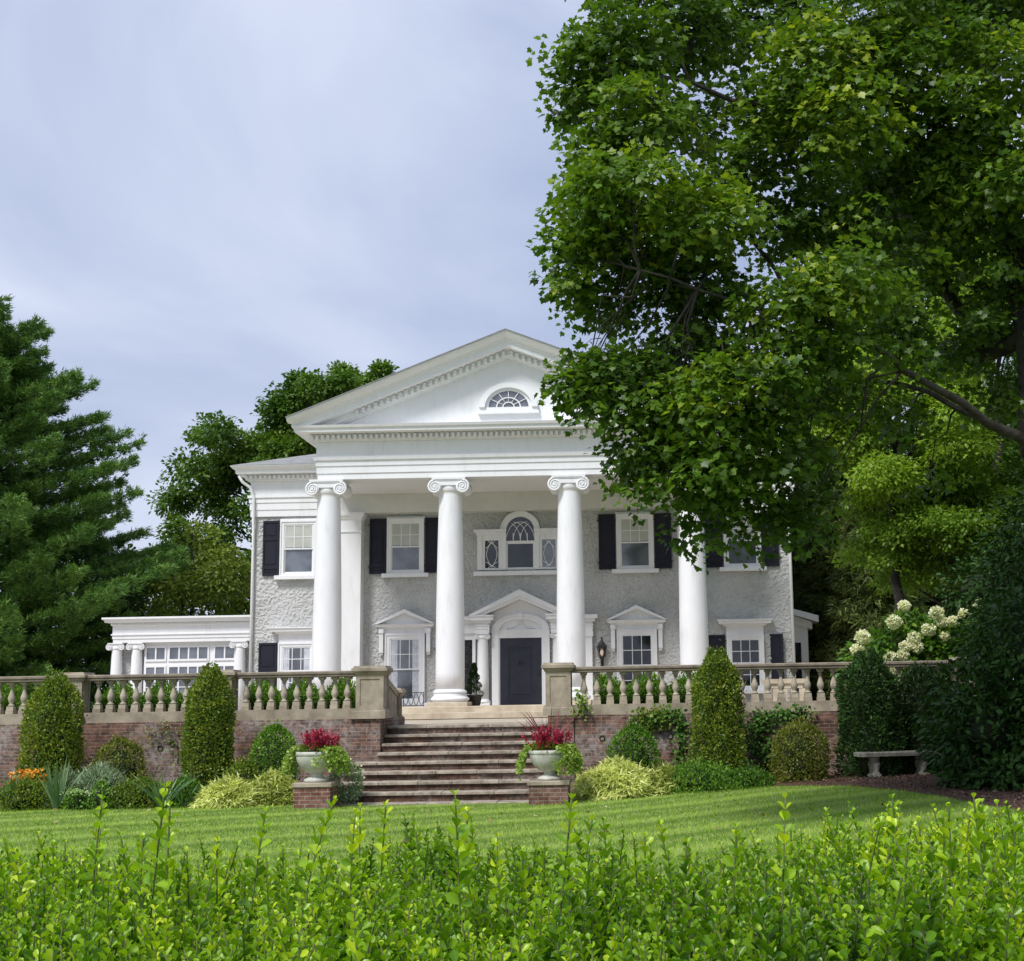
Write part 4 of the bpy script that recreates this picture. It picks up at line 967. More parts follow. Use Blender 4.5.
M['orange'] = foliage('orange_petals', [(0, (.50, .13, .01)), (.5, (.72, .30, .02)), (1, (.80, .46, .05))], .2)
M['crimson'] = foliage('crimson_flowers', [(0, (0.120, 0.008, 0.026)), (.5, (0.360, 0.016, 0.065)), (1, (0.624, 0.065, 0.130))], .2)
M['burgundy'] = foliage('burgundy_blades', [(0, (0.110, 0.026, 0.044)), (1, (0.374, 0.077, 0.121))], .2)
M['chart'] = foliage('chartreuse_leaves', [(0, (.12, .20, .03)), (.5, (.26, .38, .06)), (1, (.45, .55, .16))], .25)
M['creamfl'] = foliage('cream_florets', [(0, (0.441, 0.483, 0.276)), (.5, (0.693, 0.693, 0.506)), (1, (0.840, 0.819, 0.713))], .2, .7)
M['limefl'] = foliage('lime_florets', [(0, (.22, .36, .10)), (1, (.50, .62, .30))], .2, .7)
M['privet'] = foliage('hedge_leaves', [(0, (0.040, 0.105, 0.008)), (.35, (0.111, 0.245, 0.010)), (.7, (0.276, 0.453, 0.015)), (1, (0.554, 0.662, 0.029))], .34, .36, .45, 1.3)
M['chips'] = foliage('bark_chips', [(0, (.03, .016, .01)), (.6, (.13, .075, .05)), (1, (.30, .20, .14))], .02, .9)
M['drylf'] = foliage('dry_leaves', [(0, (.16, .09, .03)), (.6, (.38, .30, .12)), (1, (.55, .50, .30))], .1)
M['grass'] = foliage('grass_blades', [(0, (0.114, 0.218, 0.021)), (.5, (0.216, 0.359, 0.035)), (1, (0.406, 0.513, 0.080))], .2, .6)
# ================================================================ BIG MAPLE
def PT(px, py, D_): return np.array(at(px, py, D_-45.26))
tb = PT(1075, 800, 20.5); tb[2] = gz(tb[0], tb[1])-.1
mp_ = empty('maple_tree', tuple(tb), 0, 'tall maple with long limbs reaching in front of the east half of the house', 'tree')
m = MB(); O = Vector(tb)
t1 = PT(1062, 560, 20.5); t2 = PT(1040, 455, 20.3); t3 = PT(1030, 330, 20.6); t4 = PT(1000, 180, 20.9); t5 = PT(985, 40, 21.2); t6 = PT(940, -120, 21.4)
limb(m, [tb, t1, t2], .36, .25, 12, .02); limb(m, [t2, t3, t4, t5, t6], .28, .08, 10, .03)
lA = limb(m, [t2, PT(960, 405, 19.6), PT(905, 372, 19.0), PT(872, 345, 18.6), PT(800, 320, 18.2), PT(700, 292, 17.8), PT(640, 270, 17.6)], .105, .014, 9, .03, .5)
lB = limb(m, [t3, PT(985, 360, 21.4), PT(950, 300, 21.8), PT(935, 265, 21.9), PT(900, 215, 22.2), PT(820, 160, 22.6), PT(740, 120, 22.8)], .15, .02, 8, .04)
lC = limb(m, [PT(985, 420, 20.0), PT(930, 400, 20.4), PT(860, 380, 20.8), PT(770, 400, 21.2), PT(700, 430, 21.5)], .06, .012, 7, .06, .6)
lD = limb(m, [t4, PT(900, 140, 20.0), PT(800, 110, 19.2), PT(690, 90, 18.8), PT(620, 60, 18.6)], .12, .015, 7, .05)
lE = limb(m, [PT(872, 345, 18.6), PT(790, 300, 19.4), PT(740, 220, 19.8), PT(690, 180, 20.0)], .07, .012, 6, .05)
lF = limb(m, [t5, PT(900, 10, 20.3), PT(800, -40, 19.6)], .10, .02, 7, .05)
skel = [p for l_ in (lA, lB, lC, lD, lE, lF) for p in l_]
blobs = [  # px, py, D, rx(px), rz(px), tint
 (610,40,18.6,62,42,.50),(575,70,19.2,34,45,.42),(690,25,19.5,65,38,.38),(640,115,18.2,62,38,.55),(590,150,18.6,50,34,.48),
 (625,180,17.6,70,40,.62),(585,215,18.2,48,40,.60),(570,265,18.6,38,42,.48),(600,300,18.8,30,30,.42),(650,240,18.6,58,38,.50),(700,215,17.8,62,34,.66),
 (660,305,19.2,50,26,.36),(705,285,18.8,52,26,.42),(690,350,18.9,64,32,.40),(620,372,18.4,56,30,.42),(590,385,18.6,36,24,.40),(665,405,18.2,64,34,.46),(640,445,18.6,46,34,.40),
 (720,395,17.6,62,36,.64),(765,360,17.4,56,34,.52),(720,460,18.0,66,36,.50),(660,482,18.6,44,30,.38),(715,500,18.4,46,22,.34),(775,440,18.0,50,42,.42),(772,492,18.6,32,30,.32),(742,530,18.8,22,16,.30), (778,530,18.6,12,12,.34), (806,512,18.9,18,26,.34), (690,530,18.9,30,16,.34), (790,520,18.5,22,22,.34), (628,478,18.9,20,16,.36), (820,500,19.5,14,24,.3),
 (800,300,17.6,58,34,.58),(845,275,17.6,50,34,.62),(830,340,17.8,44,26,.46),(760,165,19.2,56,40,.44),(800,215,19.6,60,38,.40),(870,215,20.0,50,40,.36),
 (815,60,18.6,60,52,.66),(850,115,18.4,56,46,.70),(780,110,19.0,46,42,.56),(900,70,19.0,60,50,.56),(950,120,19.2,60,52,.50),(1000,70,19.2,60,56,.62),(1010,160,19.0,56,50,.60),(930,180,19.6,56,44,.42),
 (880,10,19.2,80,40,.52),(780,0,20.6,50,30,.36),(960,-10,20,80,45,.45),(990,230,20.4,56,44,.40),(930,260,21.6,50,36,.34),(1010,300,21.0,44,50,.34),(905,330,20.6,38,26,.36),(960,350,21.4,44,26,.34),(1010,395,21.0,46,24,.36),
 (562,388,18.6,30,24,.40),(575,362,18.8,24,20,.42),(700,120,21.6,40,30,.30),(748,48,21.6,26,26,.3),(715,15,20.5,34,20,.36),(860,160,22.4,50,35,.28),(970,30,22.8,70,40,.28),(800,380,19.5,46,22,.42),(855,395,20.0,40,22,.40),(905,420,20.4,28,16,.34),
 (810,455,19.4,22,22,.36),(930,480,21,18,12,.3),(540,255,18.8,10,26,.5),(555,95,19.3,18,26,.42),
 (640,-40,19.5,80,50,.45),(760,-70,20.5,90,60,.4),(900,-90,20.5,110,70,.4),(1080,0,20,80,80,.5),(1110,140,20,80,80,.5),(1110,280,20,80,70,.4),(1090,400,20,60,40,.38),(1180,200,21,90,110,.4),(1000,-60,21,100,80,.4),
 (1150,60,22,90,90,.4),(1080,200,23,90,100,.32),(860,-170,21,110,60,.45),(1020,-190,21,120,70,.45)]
lv = Leaves(); twig = MB()
for (px_, py_, D_, rx, rz_, tn) in blobs:
    if px_ < 700: px_ += 11*(700-px_)/110
    if px_ < 640: rx *= .93
    c = PT(px_, py_, D_); k = D_/F; r = (rx*k, max(rx, rz_)*k*1.05, rz_*k)
    area = rx*rz_*PI; ns = max(4, int(area/(112 if py_ < 470 else 165)))
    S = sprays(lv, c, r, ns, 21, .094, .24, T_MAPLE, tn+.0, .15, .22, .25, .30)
    # twigs from the nearest limb
    q = min(skel, key=lambda p: (Vector(c)-p).length)
    if (Vector(c)-q).length < 4.5:
        limb(twig, [q, (q+Vector(c))/2+Vector((0, 0, .12)), Vector(c)], .022, .006, 5, .12)
        for s_ in S[::6]:
            q2 = q+(Vector(c)-q)*(.35+.6*rng.random()); limb(twig, [q2, (q2+Vector(s_))/2+Vector((0, 0, .10)), Vector(s_)], .008, .003, 4, .16)
m.v += []; 
for i in range(260):     # loose sprays that join the clumps
    px_, py_ = rng.uniform(565, 1010), rng.uniform(5, 520)
    if (px_ > 820 and py_ > 350) or (px_ < 640 and py_ > 430): continue
    c = PT(px_, py_, rng.uniform(18.2, 21)); sprays(lv, c, (.35, .35, .25), 3, 20, .09, .24, T_MAPLE, .45+rng.normal(0, .08), .1, .22, .25, .2)
trunk = m.build('trunk', 'bark', mp_, origin=tuple(tb)); trunk.location = (0, 0, 0)
o = twig.build('branches', 'bark', mp_, origin=tuple(tb)); o.location = (0, 0, 0)
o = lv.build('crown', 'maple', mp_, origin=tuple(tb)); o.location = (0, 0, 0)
# ================================================================ OTHER TREES
def broadleaf(name, base, height, crown_c, crown_r, nblob, leaf, mat, label, tint=.5, group=None, per=22, sw=.5, ns=26, tmpl=T_RHOMB, blobr=.30, open_=.6, cat='tree'):
    base = np.array(base, float); t = empty(name, tuple(base), 0, label, cat, group)
    m = MB(); cc = np.array(crown_c, float)-base; top = cc+np.array([0, 0, crown_r[2]*.6]); tr = height*.018+.06
    tp = limb(m, [(0, 0, 0), tuple(cc*np.array([.35, .35, .45])), tuple(cc*np.array([.8, .8, .85])), tuple(top)], tr, tr*.15, 9, .06)
    lv = Leaves(); B, d = ell_pts(nblob, cc, np.array(crown_r)*(1-blobr*.5), .45, 1.0)
    for i in range(nblob):
        b = B[i]; rr = np.array(crown_r)*blobr*(.7+.6*rng.random()); rr[2] = max(rr[2]*.75, .3)
        q = min(tp[len(tp)//4:], key=lambda p: (Vector(b)-p).length-.35*(b[2]-p.z))
        limb(m, [q, (q+Vector(b))/2+Vector((0, 0, -.1)), Vector(b)], tr*.28, tr*.05, 5, .10)
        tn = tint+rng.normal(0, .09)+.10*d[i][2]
        S = sprays(lv, b, rr, ns, per, leaf, sw, tmpl, tn, .10, .3, .2, .3)
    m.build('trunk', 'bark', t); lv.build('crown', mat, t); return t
def GP(px_, D_): p = PT(px_, 700, D_); return (p[0], p[1], gz(p[0], p[1])-.1)
def CR(px_, py_, D_, rx, ry): k = D_/F; return PT(px_, py_, D_), (rx*k, rx*k, ry*k)
c, r = CR(255, 520, 66, 100, 122)
broadleaf('broadleaf_tree', GP(250, 66), 12, c, r, 80, .19, 'oakleaf', 'round green tree behind the roof edge between the pine and the pediment', .55, blobr=.17, sw=.36, ns=34, per=28, tmpl=T_OVAL)
c, r = CR(345, 447, 68, 92, 96)
broadleaf('broadleaf_tree', GP(350, 68), 14, c, r, 66, .19, 'oakleaf', 'green treetop showing just above the slope of the pediment', .55, blobr=.17, sw=.36, ns=34, per=28, tmpl=T_OVAL)
c, r = CR(192, 580, 58, 66, 92)
broadleaf('broadleaf_tree', GP(196, 58), 8, c, r, 20, .17, 'olive', 'yellowing small tree behind the low sunroom wing', .55, blobr=.27, sw=.42, ns=24, tmpl=T_OVAL)
c, r = CR(130, 620, 64, 60, 80)
broadleaf('broadleaf_tree', GP(130, 64), 8, c, r, 18, .2, 'oakleaf', 'dull green tree low behind the sunroom, beside the pine', .4, blobr=.3, sw=.4, ns=24, tmpl=T_OVAL)
# right hand woodland trees
for (px_, py_, D_, rx, ry, nb, mat, tn, lab, tm, ns) in (
 (895, 410, 36, 105, 95, 48, 'limeleaf', .80, 'lime green tree with fine leaves behind the maple limbs', T_RHOMB, 34),
 (1000, 330, 39, 90, 130, 34, 'limeleaf', .66, 'tall pale green tree behind the maple trunk', T_RHOMB, 34),
 (945, 525, 37, 110, 70, 44, 'limeleaf', .42, 'shaded green understorey tree above the hydrangea', T_RHOMB, 34),
 (1020, 590, 35, 70, 85, 30, 'oakleaf', .3, 'dark leafy tree between the understorey and the glossy shrub', T_RHOMB, 34),
 (900, 590, 54, 90, 90, 30, 'oakleaf', .25, 'deep green tree behind the drooping conifers', T_RHOMB, 34),
 (845, 480, 56, 70, 100, 24, 'oakleaf', .3, 'dark tree close behind the east corner of the house', T_RHOMB, 34),
 (900, 250, 50, 130, 130, 30, 'oakleaf', .4, 'high crown far behind the maple showing through its gaps', T_RHOMB, 26),
 (985, 450, 46, 60, 60, 20, 'oakleaf', .4, 'mid green tree low behind the pale green one by the maple trunk', T_RHOMB, 34),
 (1080, 480, 35, 90, 200, 40, 'oakleaf', .2, 'big dark tree at the eastern edge of the garden', T_RHOMB, 34)):
    c, r = CR(px_, py_, D_, rx, ry)
    broadleaf('broadleaf_tree', GP(px_, D_), 9, c, r, nb, .115 if D_ < 45 else .2, mat, lab, tn, 'trees at the east side of the house', 30, .30 if D_ < 45 else .5, int(ns*1.35), tm, .26)
# conifers ---------------------------------------------------------
def conifer(name, base, H, R_, mat, label, nbr=120, droop=0.0, upturn=.25, nl=.15, tufts=26, blades=12, z0=.05, tint=.5, group=None, bw=.02, shape=.75, half=None):
    base = np.array(base, float); t = empty(name, tuple(base), 0, label, 'tree', group)
    m = MB(); limb(m, [(0, 0, 0), (0.1, 0, H*.5), (0, 0, H*.98)], H*.017+.05, .03, 9, .04)
    lv = Leaves()
    for i in range(nbr):
        f = z0+(1-z0)*(i+.5)/nbr; f = f**.92; z = H*f; L_ = R_*max(.06, (1-f))**shape*(.72+.5*rng.random())
        a = i*2.399+rng.normal(0, .2)
        if half is not None and math.cos(a-half) < -.25: L_ *= .55
        dr = np.array([math.cos(a), math.sin(a), 0]); n = max(4, int(L_/.45)); pts = []
        for k in range(n+1):
            s = k/n; pts.append(np.array([0, 0, z])+dr*L_*s+np.array([0, 0, L_*(-droop*s+upturn*s*s*(1 if droop < .3 else .3)+.12*s*(f-.3))]))
        m.tube([tuple(p) for p in pts], [max(.008, .05*(1-k/n)*min(1, L_/3)+.008) for k in range(n+1)], 4)
        P = np.array(pts); nt_ = int(tufts*(.35+L_/R_)); s = .22+.78*rng.random(nt_)**.75
        idx = s*n; i0 = np.minimum(idx.astype(int), n-1); fr = (idx-i0)[:, None]; B = P[i0]*(1-fr)+P[i0+1]*fr
        side = np.array([-dr[1], dr[0], 0]); wd = (.10+.30*L_*(1-s)*np.minimum(1, s*2.2)+.18)[:, None]
        q = rng.uniform(-1, 1, (nt_, 1)); B = B+side*q*wd+dr*np.abs(q)*wd*.35+np.array([0, 0, 1.0])*(rng.normal(.03, .09, (nt_, 1))-droop*.5*np.abs(q)*wd)
        ax = unit(dr*.7+side*q*.7+np.array([0, 0, .45-droop*1.6])+rng.normal(0, .18, (nt_, 3)))
        P2 = np.repeat(B, blades, 0)+rng.normal(0, nl*.35, (nt_*blades, 3)); A2 = np.repeat(ax, blades, 0)
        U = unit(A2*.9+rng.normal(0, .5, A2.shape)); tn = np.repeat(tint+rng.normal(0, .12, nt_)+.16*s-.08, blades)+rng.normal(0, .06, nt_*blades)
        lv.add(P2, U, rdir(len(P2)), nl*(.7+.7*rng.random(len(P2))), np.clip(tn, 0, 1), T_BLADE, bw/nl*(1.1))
    m.build('trunk', 'pinebark', t); lv.build('crown', mat, t); return t
b_ = GP(-52, 54); conifer('pine_tree', b_, 16.9, 8.9, 'needle', 'huge dark green pine with plumed branches beside the sunroom', 260, 0.02, .17, .17, 165, 20, .03, .58, bw=.036, shape=.42)
b_ = GP(-150, 60); conifer('pine_tree', b_, 17, 6.5, 'needle', 'pine mostly hidden behind the huge pine at the western edge', 110, 0.02, .2, .28, 40, 12, .03, .45, bw=.04, shape=.6)
b_ = GP(70, 58); conifer('pine_tree', b_, 9.6, 5.2, 'needle', 'lower dark pine filling the gap beside the sunroom columns', 110, 0.05, .15, .24, 44, 13, .03, .35, bw=.035, shape=.5)
gl = 'drooping conifers beside the east corner'
for i, (px_, D_, H, R_, lab) in enumerate(((815, 54, 8.6, 1.7, 'drooping dark conifer nearest the east corner of the house'), (845, 50, 9.2, 2.1, 'drooping conifer with brownish hanging sprays behind the hydrangea'), (880, 48, 8.6, 2.2, 'third drooping conifer counted from the house, half hidden by shrubs'))):
    conifer('hanging_conifer', GP(px_, D_), H, R_, 'darkneedle', lab, 120, .55, .2, .24, 40, 14, .02, .55, gl, bw=.04, shape=.45)
# ================================================================ SHRUBS
def core(c, r, seed=0, p=2.0, n=20, k=12):
    m = MB(); vs = []
    for j in range(k+1):
        th = PI*j/k
        for i in range(n):
            ph = 2*PI*i/n; a = math.sin(th); q = 1+.10*math.sin(3*ph+seed)+.07*math.sin(5*th+seed)
            vs.append((c[0]+r[0]*a*math.cos(ph)*q, c[1]+r[1]*a*math.sin(ph)*q, c[2]-r[2]*math.copysign(abs(math.cos(th))**p, math.cos(th))))
    m.poly(vs, [(j*n+i, j*n+(i+1)%n, (j+1)*n+(i+1)%n, (j+1)*n+i) for j in range(k) for i in range(n)], True); return m
def shrub(name, px_, py0, py1, hw, D_, mat, label, leaf=.05, n=5200, form='round', tint=.5, group=None, cat='shrub', depth=1.0, clump=.16, tmpl=T_RHOMB, tv=.16, ragged=.06, coremat='woody', up=.35, wid=1):
    n = int(n*1.7)
    """px_ centre, py0 top, py1 foot, hw half width in the photograph; placed at distance D_"""
    y = D_-45.26; base = at(px_, py1, y); gx = base.x; zb = gz(gx, y) if y < YW else base.z; zb = min(zb, base.z) if y < YW else zb
    topz = ZZ(px_, py0, y); R0 = hw*D_/F; h = topz-zb
    t = empty(name, (gx, y, zb), 0, label, cat, group)
    if name == 'golden_cypress': h *= .70
    lv = Leaves(); u = rng.random(n); ph = 2*PI*rng.random(n)
    if form == 'column':
        z = u**.9; prof = np.where(z < .25, .90+.4*z, 1.0)*np.clip((1-z)/.26, 0, 1)**.42*(1-.17*np.clip(z, 0, 1)); nz_ = np.clip((z-.72)/.28, 0, 1)
    elif form == 'cone':
        z = u**1.1; prof = (1-z)**.75*.98+.03; nz_ = np.full(n, .35)
    elif form == 'mound':
        z = np.sin(u*PI/2)**1.0; prof = np.sqrt(np.clip(1-z**2.2, 0, 1)); nz_ = z
    else:
        z = (1-np.cos(u*PI*.93))/2; z = z/z.max(); zz_ = 2*z-1; prof = np.where(zz_ > 0, np.sqrt(np.clip(1-zz_**2, 0, 1)), (1-.22*zz_**2)); nz_ = np.clip(zz_, -0.3, 1)
    # lumps: low frequency radius changes
    lump = 1+ragged*(np.sin(ph*3+z*7+px_)+np.sin(ph*5-z*11+px_*.7)+.8*np.sin(ph*9+z*19))+rng.normal(0, .02, n)
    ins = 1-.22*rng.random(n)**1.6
    rr = R0*prof*lump*ins
    P = np.stack([rr*np.cos(ph), rr*np.sin(ph)*depth, z*h*(1-.02*rng.random(n))*(1+.35*ragged*(np.sin(ph*4+px_)+np.sin(rr/max(R0, .01)*9+ph*2)))], 1)
    nr = unit(np.stack([np.cos(ph)*(1.05-nz_), np.sin(ph)*(1.05-nz_), nz_+.15], 1))
    # clump tint by cells
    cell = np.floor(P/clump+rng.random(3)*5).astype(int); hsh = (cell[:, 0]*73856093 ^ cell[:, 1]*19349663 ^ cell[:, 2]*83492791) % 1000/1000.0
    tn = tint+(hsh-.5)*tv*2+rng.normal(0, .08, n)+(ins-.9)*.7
    k_ = rng.random(n) < .03       # stray shoots
    P[k_] += nr[k_]*(.04+.12*rng.random((int(k_.sum()), 1))); tn = np.where(k_, tn+.2, tn)
    U = unit(nr*.7+np.array([0, 0, up])+rng.normal(0, .55, (n, 3)))
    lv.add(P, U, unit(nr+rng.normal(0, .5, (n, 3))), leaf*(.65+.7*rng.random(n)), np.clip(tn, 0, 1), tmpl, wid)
    pw = 1.0
    core((0, 0, h*.46), (R0*.60*(.85 if form in ('cone', 'mound') else 1), R0*.60*depth, h*(.46 if form == 'column' else .40)), px_, .55 if form == 'column' else 1.0).build('stems', coremat, t)
    lv.build('foliage', mat, t); return t
gcol = 'clipped columnar shrubs in front of the terrace wall'
shrub('columnar_shrub', 51, 677, 778, 30, 29.0, 'boxleaf', 'tall columnar clipped shrub nearest the orange flowers', .055, 9500, 'column', .48, gcol, depth=.9, ragged=.06)
shrub('columnar_shrub', 208, 668, 780, 25, 29.0, 'boxleaf', 'tall columnar clipped shrub between the small olive bush and the bright round bush', .055, 9500, 'column', .45, gcol, depth=.9, ragged=.055)
shrub('columnar_shrub', 719, 653, 768, 26, 28.9, 'boxleaf', 'pointed columnar shrub in front of the east balustrade', .055, 9500, 'column', .46, gcol, depth=.9, ragged=.07)
shrub('dark_yew', 872, 655, 772, 33, 28.9, 'yew', 'dark loose yew climbing over the balustrade behind the bench', .07, 9000, 'column', .5, ragged=.07, tmpl=T_STRAP, wid=.3)
shrub('dark_yew', 925, 668, 775, 34, 29.3, 'yew', 'low dark yew in deep shade directly behind the bench', .07, 7000, 'column', .25, ragged=.07, tmpl=T_STRAP, wid=.3)
shrub('round_shrub', 119, 740, 780, 25, 28.9, 'boxolive', 'small olive yellow round bush between two columnar shrubs', .05, 3800, 'round', .5)
shrub('round_shrub', 274, 726, 776, 24, 28.9, 'boxbright', 'bright green round bush beside the urn with crimson flowers', .05, 5000, 'round', .55, ragged=.02)
shrub('round_shrub', 634, 727, 770, 25, 29.0, 'boxbright', 'green round bush behind the golden mounded shrub', .055, 4200, 'round', .45, ragged=.05)
shrub('round_shrub', 801, 723, 776, 28, 28.6, 'boxolive', 'yellow green egg shaped bush against the ivy covered wall', .05, 5600, 'round', .5, ragged=.025)
# low planting
glow = 'low plants along the foot of the wall'
def low(px_, py0, py1, hw, D_, mat, label, **k):
    k.setdefault('form', 'mound'); k.setdefault('leaf', .05); k.setdefault('n', 2600); k.setdefault('group', glow); k.setdefault('ragged', .05); k.setdefault('coremat', 'woody')
    return shrub(k.pop('name', 'low_shrub'), px_, py0, py1, hw, D_, mat, label, **k)
low(25, 782, 812, 36, 28.0, 'boxleaf', 'flat spreading green shrub below the orange flowers', n=3600, tint=.42)
low(100, 770, 795, 30, 28.4, 'silver', 'silvery grey mound in front of the small olive bush', name='silver_mound', tmpl=T_STRAP, wid=.14, leaf=.10, n=4000)
low(66, 776, 796, 20, 28.2, 'silver', 'smaller blue grey mound between iris leaves and the silvery mound', name='silver_mound', tmpl=T_STRAP, wid=.14, leaf=.10, n=2200, tint=.4)
low(138, 779, 805, 28, 28.0, 'boxleaf', 'dark green low bush between the lime heads and the golden threads', n=3000, tint=.35)
low(183, 780, 803, 23, 28.1, 'boxbright', 'mid green low bush beside the pale golden mound', n=2600, tint=.42)
low(243, 762, 790, 24, 28.6, 'boxleaf', 'sparse dull shrub at the base of the second columnar shrub', n=1800, tint=.45)
gg = 'golden thread leaved mounds'
def golden(px_, py0, py1, hw, D_, label, tint=.6, n=5200):
    return low(px_, py0, py1, hw, D_, 'gold', label, name='golden_cypress', tmpl=T_STRAP, wid=.16, leaf=.13, n=n, tint=tint, tv=.28, clump=.2, up=-.5, ragged=.075, group=gg)
golden(229, 775, 803, 29, 27.9, 'pale straw coloured drooping mound west of the urn pedestal', .78)
golden(272, 767, 793, 24, 28.3, 'yellow green feathery mound behind the west urn pedestal', .42)
golden(617, 754, 793, 38, 28.2, 'large pale gold drooping mound beside the east urn pedestal', .75, 7800)
golden(665, 764, 790, 24, 28.4, 'small bright yellow green tuft next to the large gold mound', .30, 2600)
low(700, 763, 789, 42, 28.5, 'boxbright', 'low spreading green shrub at the foot of the pointed column', n=5200, tint=.5, ragged=.06)
low(745, 768, 788, 30, 28.6, 'boxbright', 'low green shrub reaching toward the egg shaped bush', n=3000, tint=.38)
low(605, 775, 797, 14, 28.9, 'boxleaf', 'small dark shrub tucked beside the east pedestal', n=900, tint=.3)
# lime flower heads
for (px_, py_, lab) in ((76, 793, 'single lime green flower cluster on the mulch'), (101, 783, 'taller pair of lime flower clusters beside the dark low bush')):
    low(px_, py_, py_+13, 12, 27.6, 'boxbright', lab, name='sedum_plant', n=420, tint=.5)
    t = bpy.data.objects[-1] if False else [o for o in C.objects if o.get('label') == lab][0]
    lv = Leaves(); n = 420; P = np.stack([rng.normal(0, .10, n), rng.normal(0, .08, n),   .33+rng.normal(0, .03, n)], 1); lv.add(P, rdir(n), rdir(n)+np.array([0, 0, 1.5]), .035, rng.random(n), T_PETAL, 1.3); lv.build('flower_head', 'limefl', t)
# strap leaved plants
def strappy(px_, py1, h, n, D_, mat, label, spread=.35, name='iris_plant', w=.055, cat='plant', base=None, group=None, tint=.5):
    p = at(px_, py1, D_-45.26) if base is None else Vector(base)
    z = gz(p.x, p.y) if base is None else p.z
    t = empty(name, (p.x, p.y, z), 0, label, cat, group); lv = Leaves()
    for i in range(n):
        a = rng.random()*2*PI; le = spread*(.3+.9*rng.random()); d = np.array([math.cos(a)*le, math.sin(a)*le, 1.0]); L_ = h*(.6+.5*rng.random()); p0 = np.array([math.cos(a), math.sin(a), 0])*.06*rng.random()
        k = 5; q = p0; tn = tint+rng.normal(0, .2)
        pts = [p0+unit(d)*L_*s+np.array([math.cos(a), math.sin(a), -.6])*L_*.35*le*s*s for s in np.linspace(0, 1, k)]
        for j in range(k-1):
            wj = w*(1-.15*j); U = pts[j+1]-pts[j]; ln_ = np.linalg.norm(U)
            wd = wj/ln_; T = (np.array([(0,.5,0),(0,-.5,0),(1,-.42 if j < k-2 else 0,0),(1,.42 if j < k-2 else 0,0)]), [(0,1,2,3)]) if j < k-2 else T_BLADE
            lv.add([pts[j]], [U], [np.array([math.cos(a+.6), math.sin(a+.6), .5])], ln_, np.clip(tn, 0, 1), T, wd)
    lv.build('leaves', mat, t); return t
gi = 'iris clumps among the low shrubs'
strappy(12, 800, .85, 26, 27.7, 'iris', 'upright iris clump at the western end beside the orange flowers', group=gi)
strappy(58, 802, 1.05, 34, 27.7, 'iris', 'tall grey green iris clump standing before the first columnar shrub', group=gi, tint=.6)
strappy(163, 800, .85, 28, 27.7, 'iris', 'iris clump between the olive bush and the second columnar shrub', .6, group=gi, tint=.6)
strappy(184, 797, .62, 18, 27.8, 'iris', 'short drooping iris tuft near the second columnar shrub', .8, group=gi, tint=.5)
def heads(t, name, mat, pts, r, n, leafs, zsq=.7, tmpl=T_PETAL, indiv=True):
    for p in pts:
        lv = Leaves(); d = rdir(n); q = .75+.25*rng.random((n, 1)); P = d*q*np.array([r, r, r*zsq])
        lv.add(P, unit(d+rng.normal(0, .8, (n, 3))), unit(d+rng.normal(0, .5, (n, 3))), leafs*(.7+.6*rng.random(n)), np.clip(.5+.35*d[:, 2]+rng.normal(0, .15, n), 0, 1), tmpl, 1.2)
        o = lv.build(name, mat, t); o.location = tuple(p)
p = at(29, 800, 28.3-45.26); t = empty('orange_flowers', (p.x, p.y, gz(p.x, p.y)), 0, 'patch of orange daisies above the spreading green shrub', 'flowers')
lv = Leaves(); n = 500; P = np.stack([rng.uniform(-.5, .5, n), rng.uniform(-.25, .25, n), rng.uniform(.1, .5, n)], 1); lv.add(P, rdir(n)+np.array([0, 0, .8]), rdir(n), .09, .3+.2*rng.random(n), T_OVAL); lv.build('leaves', 'boxleaf', t)
heads(t, 'flower', 'orange', [(rng.uniform(-.32, .34), rng.uniform(-.25, .15), rng.uniform(.42, .74)) for _ in range(22)], .05, 26, .05, .4)
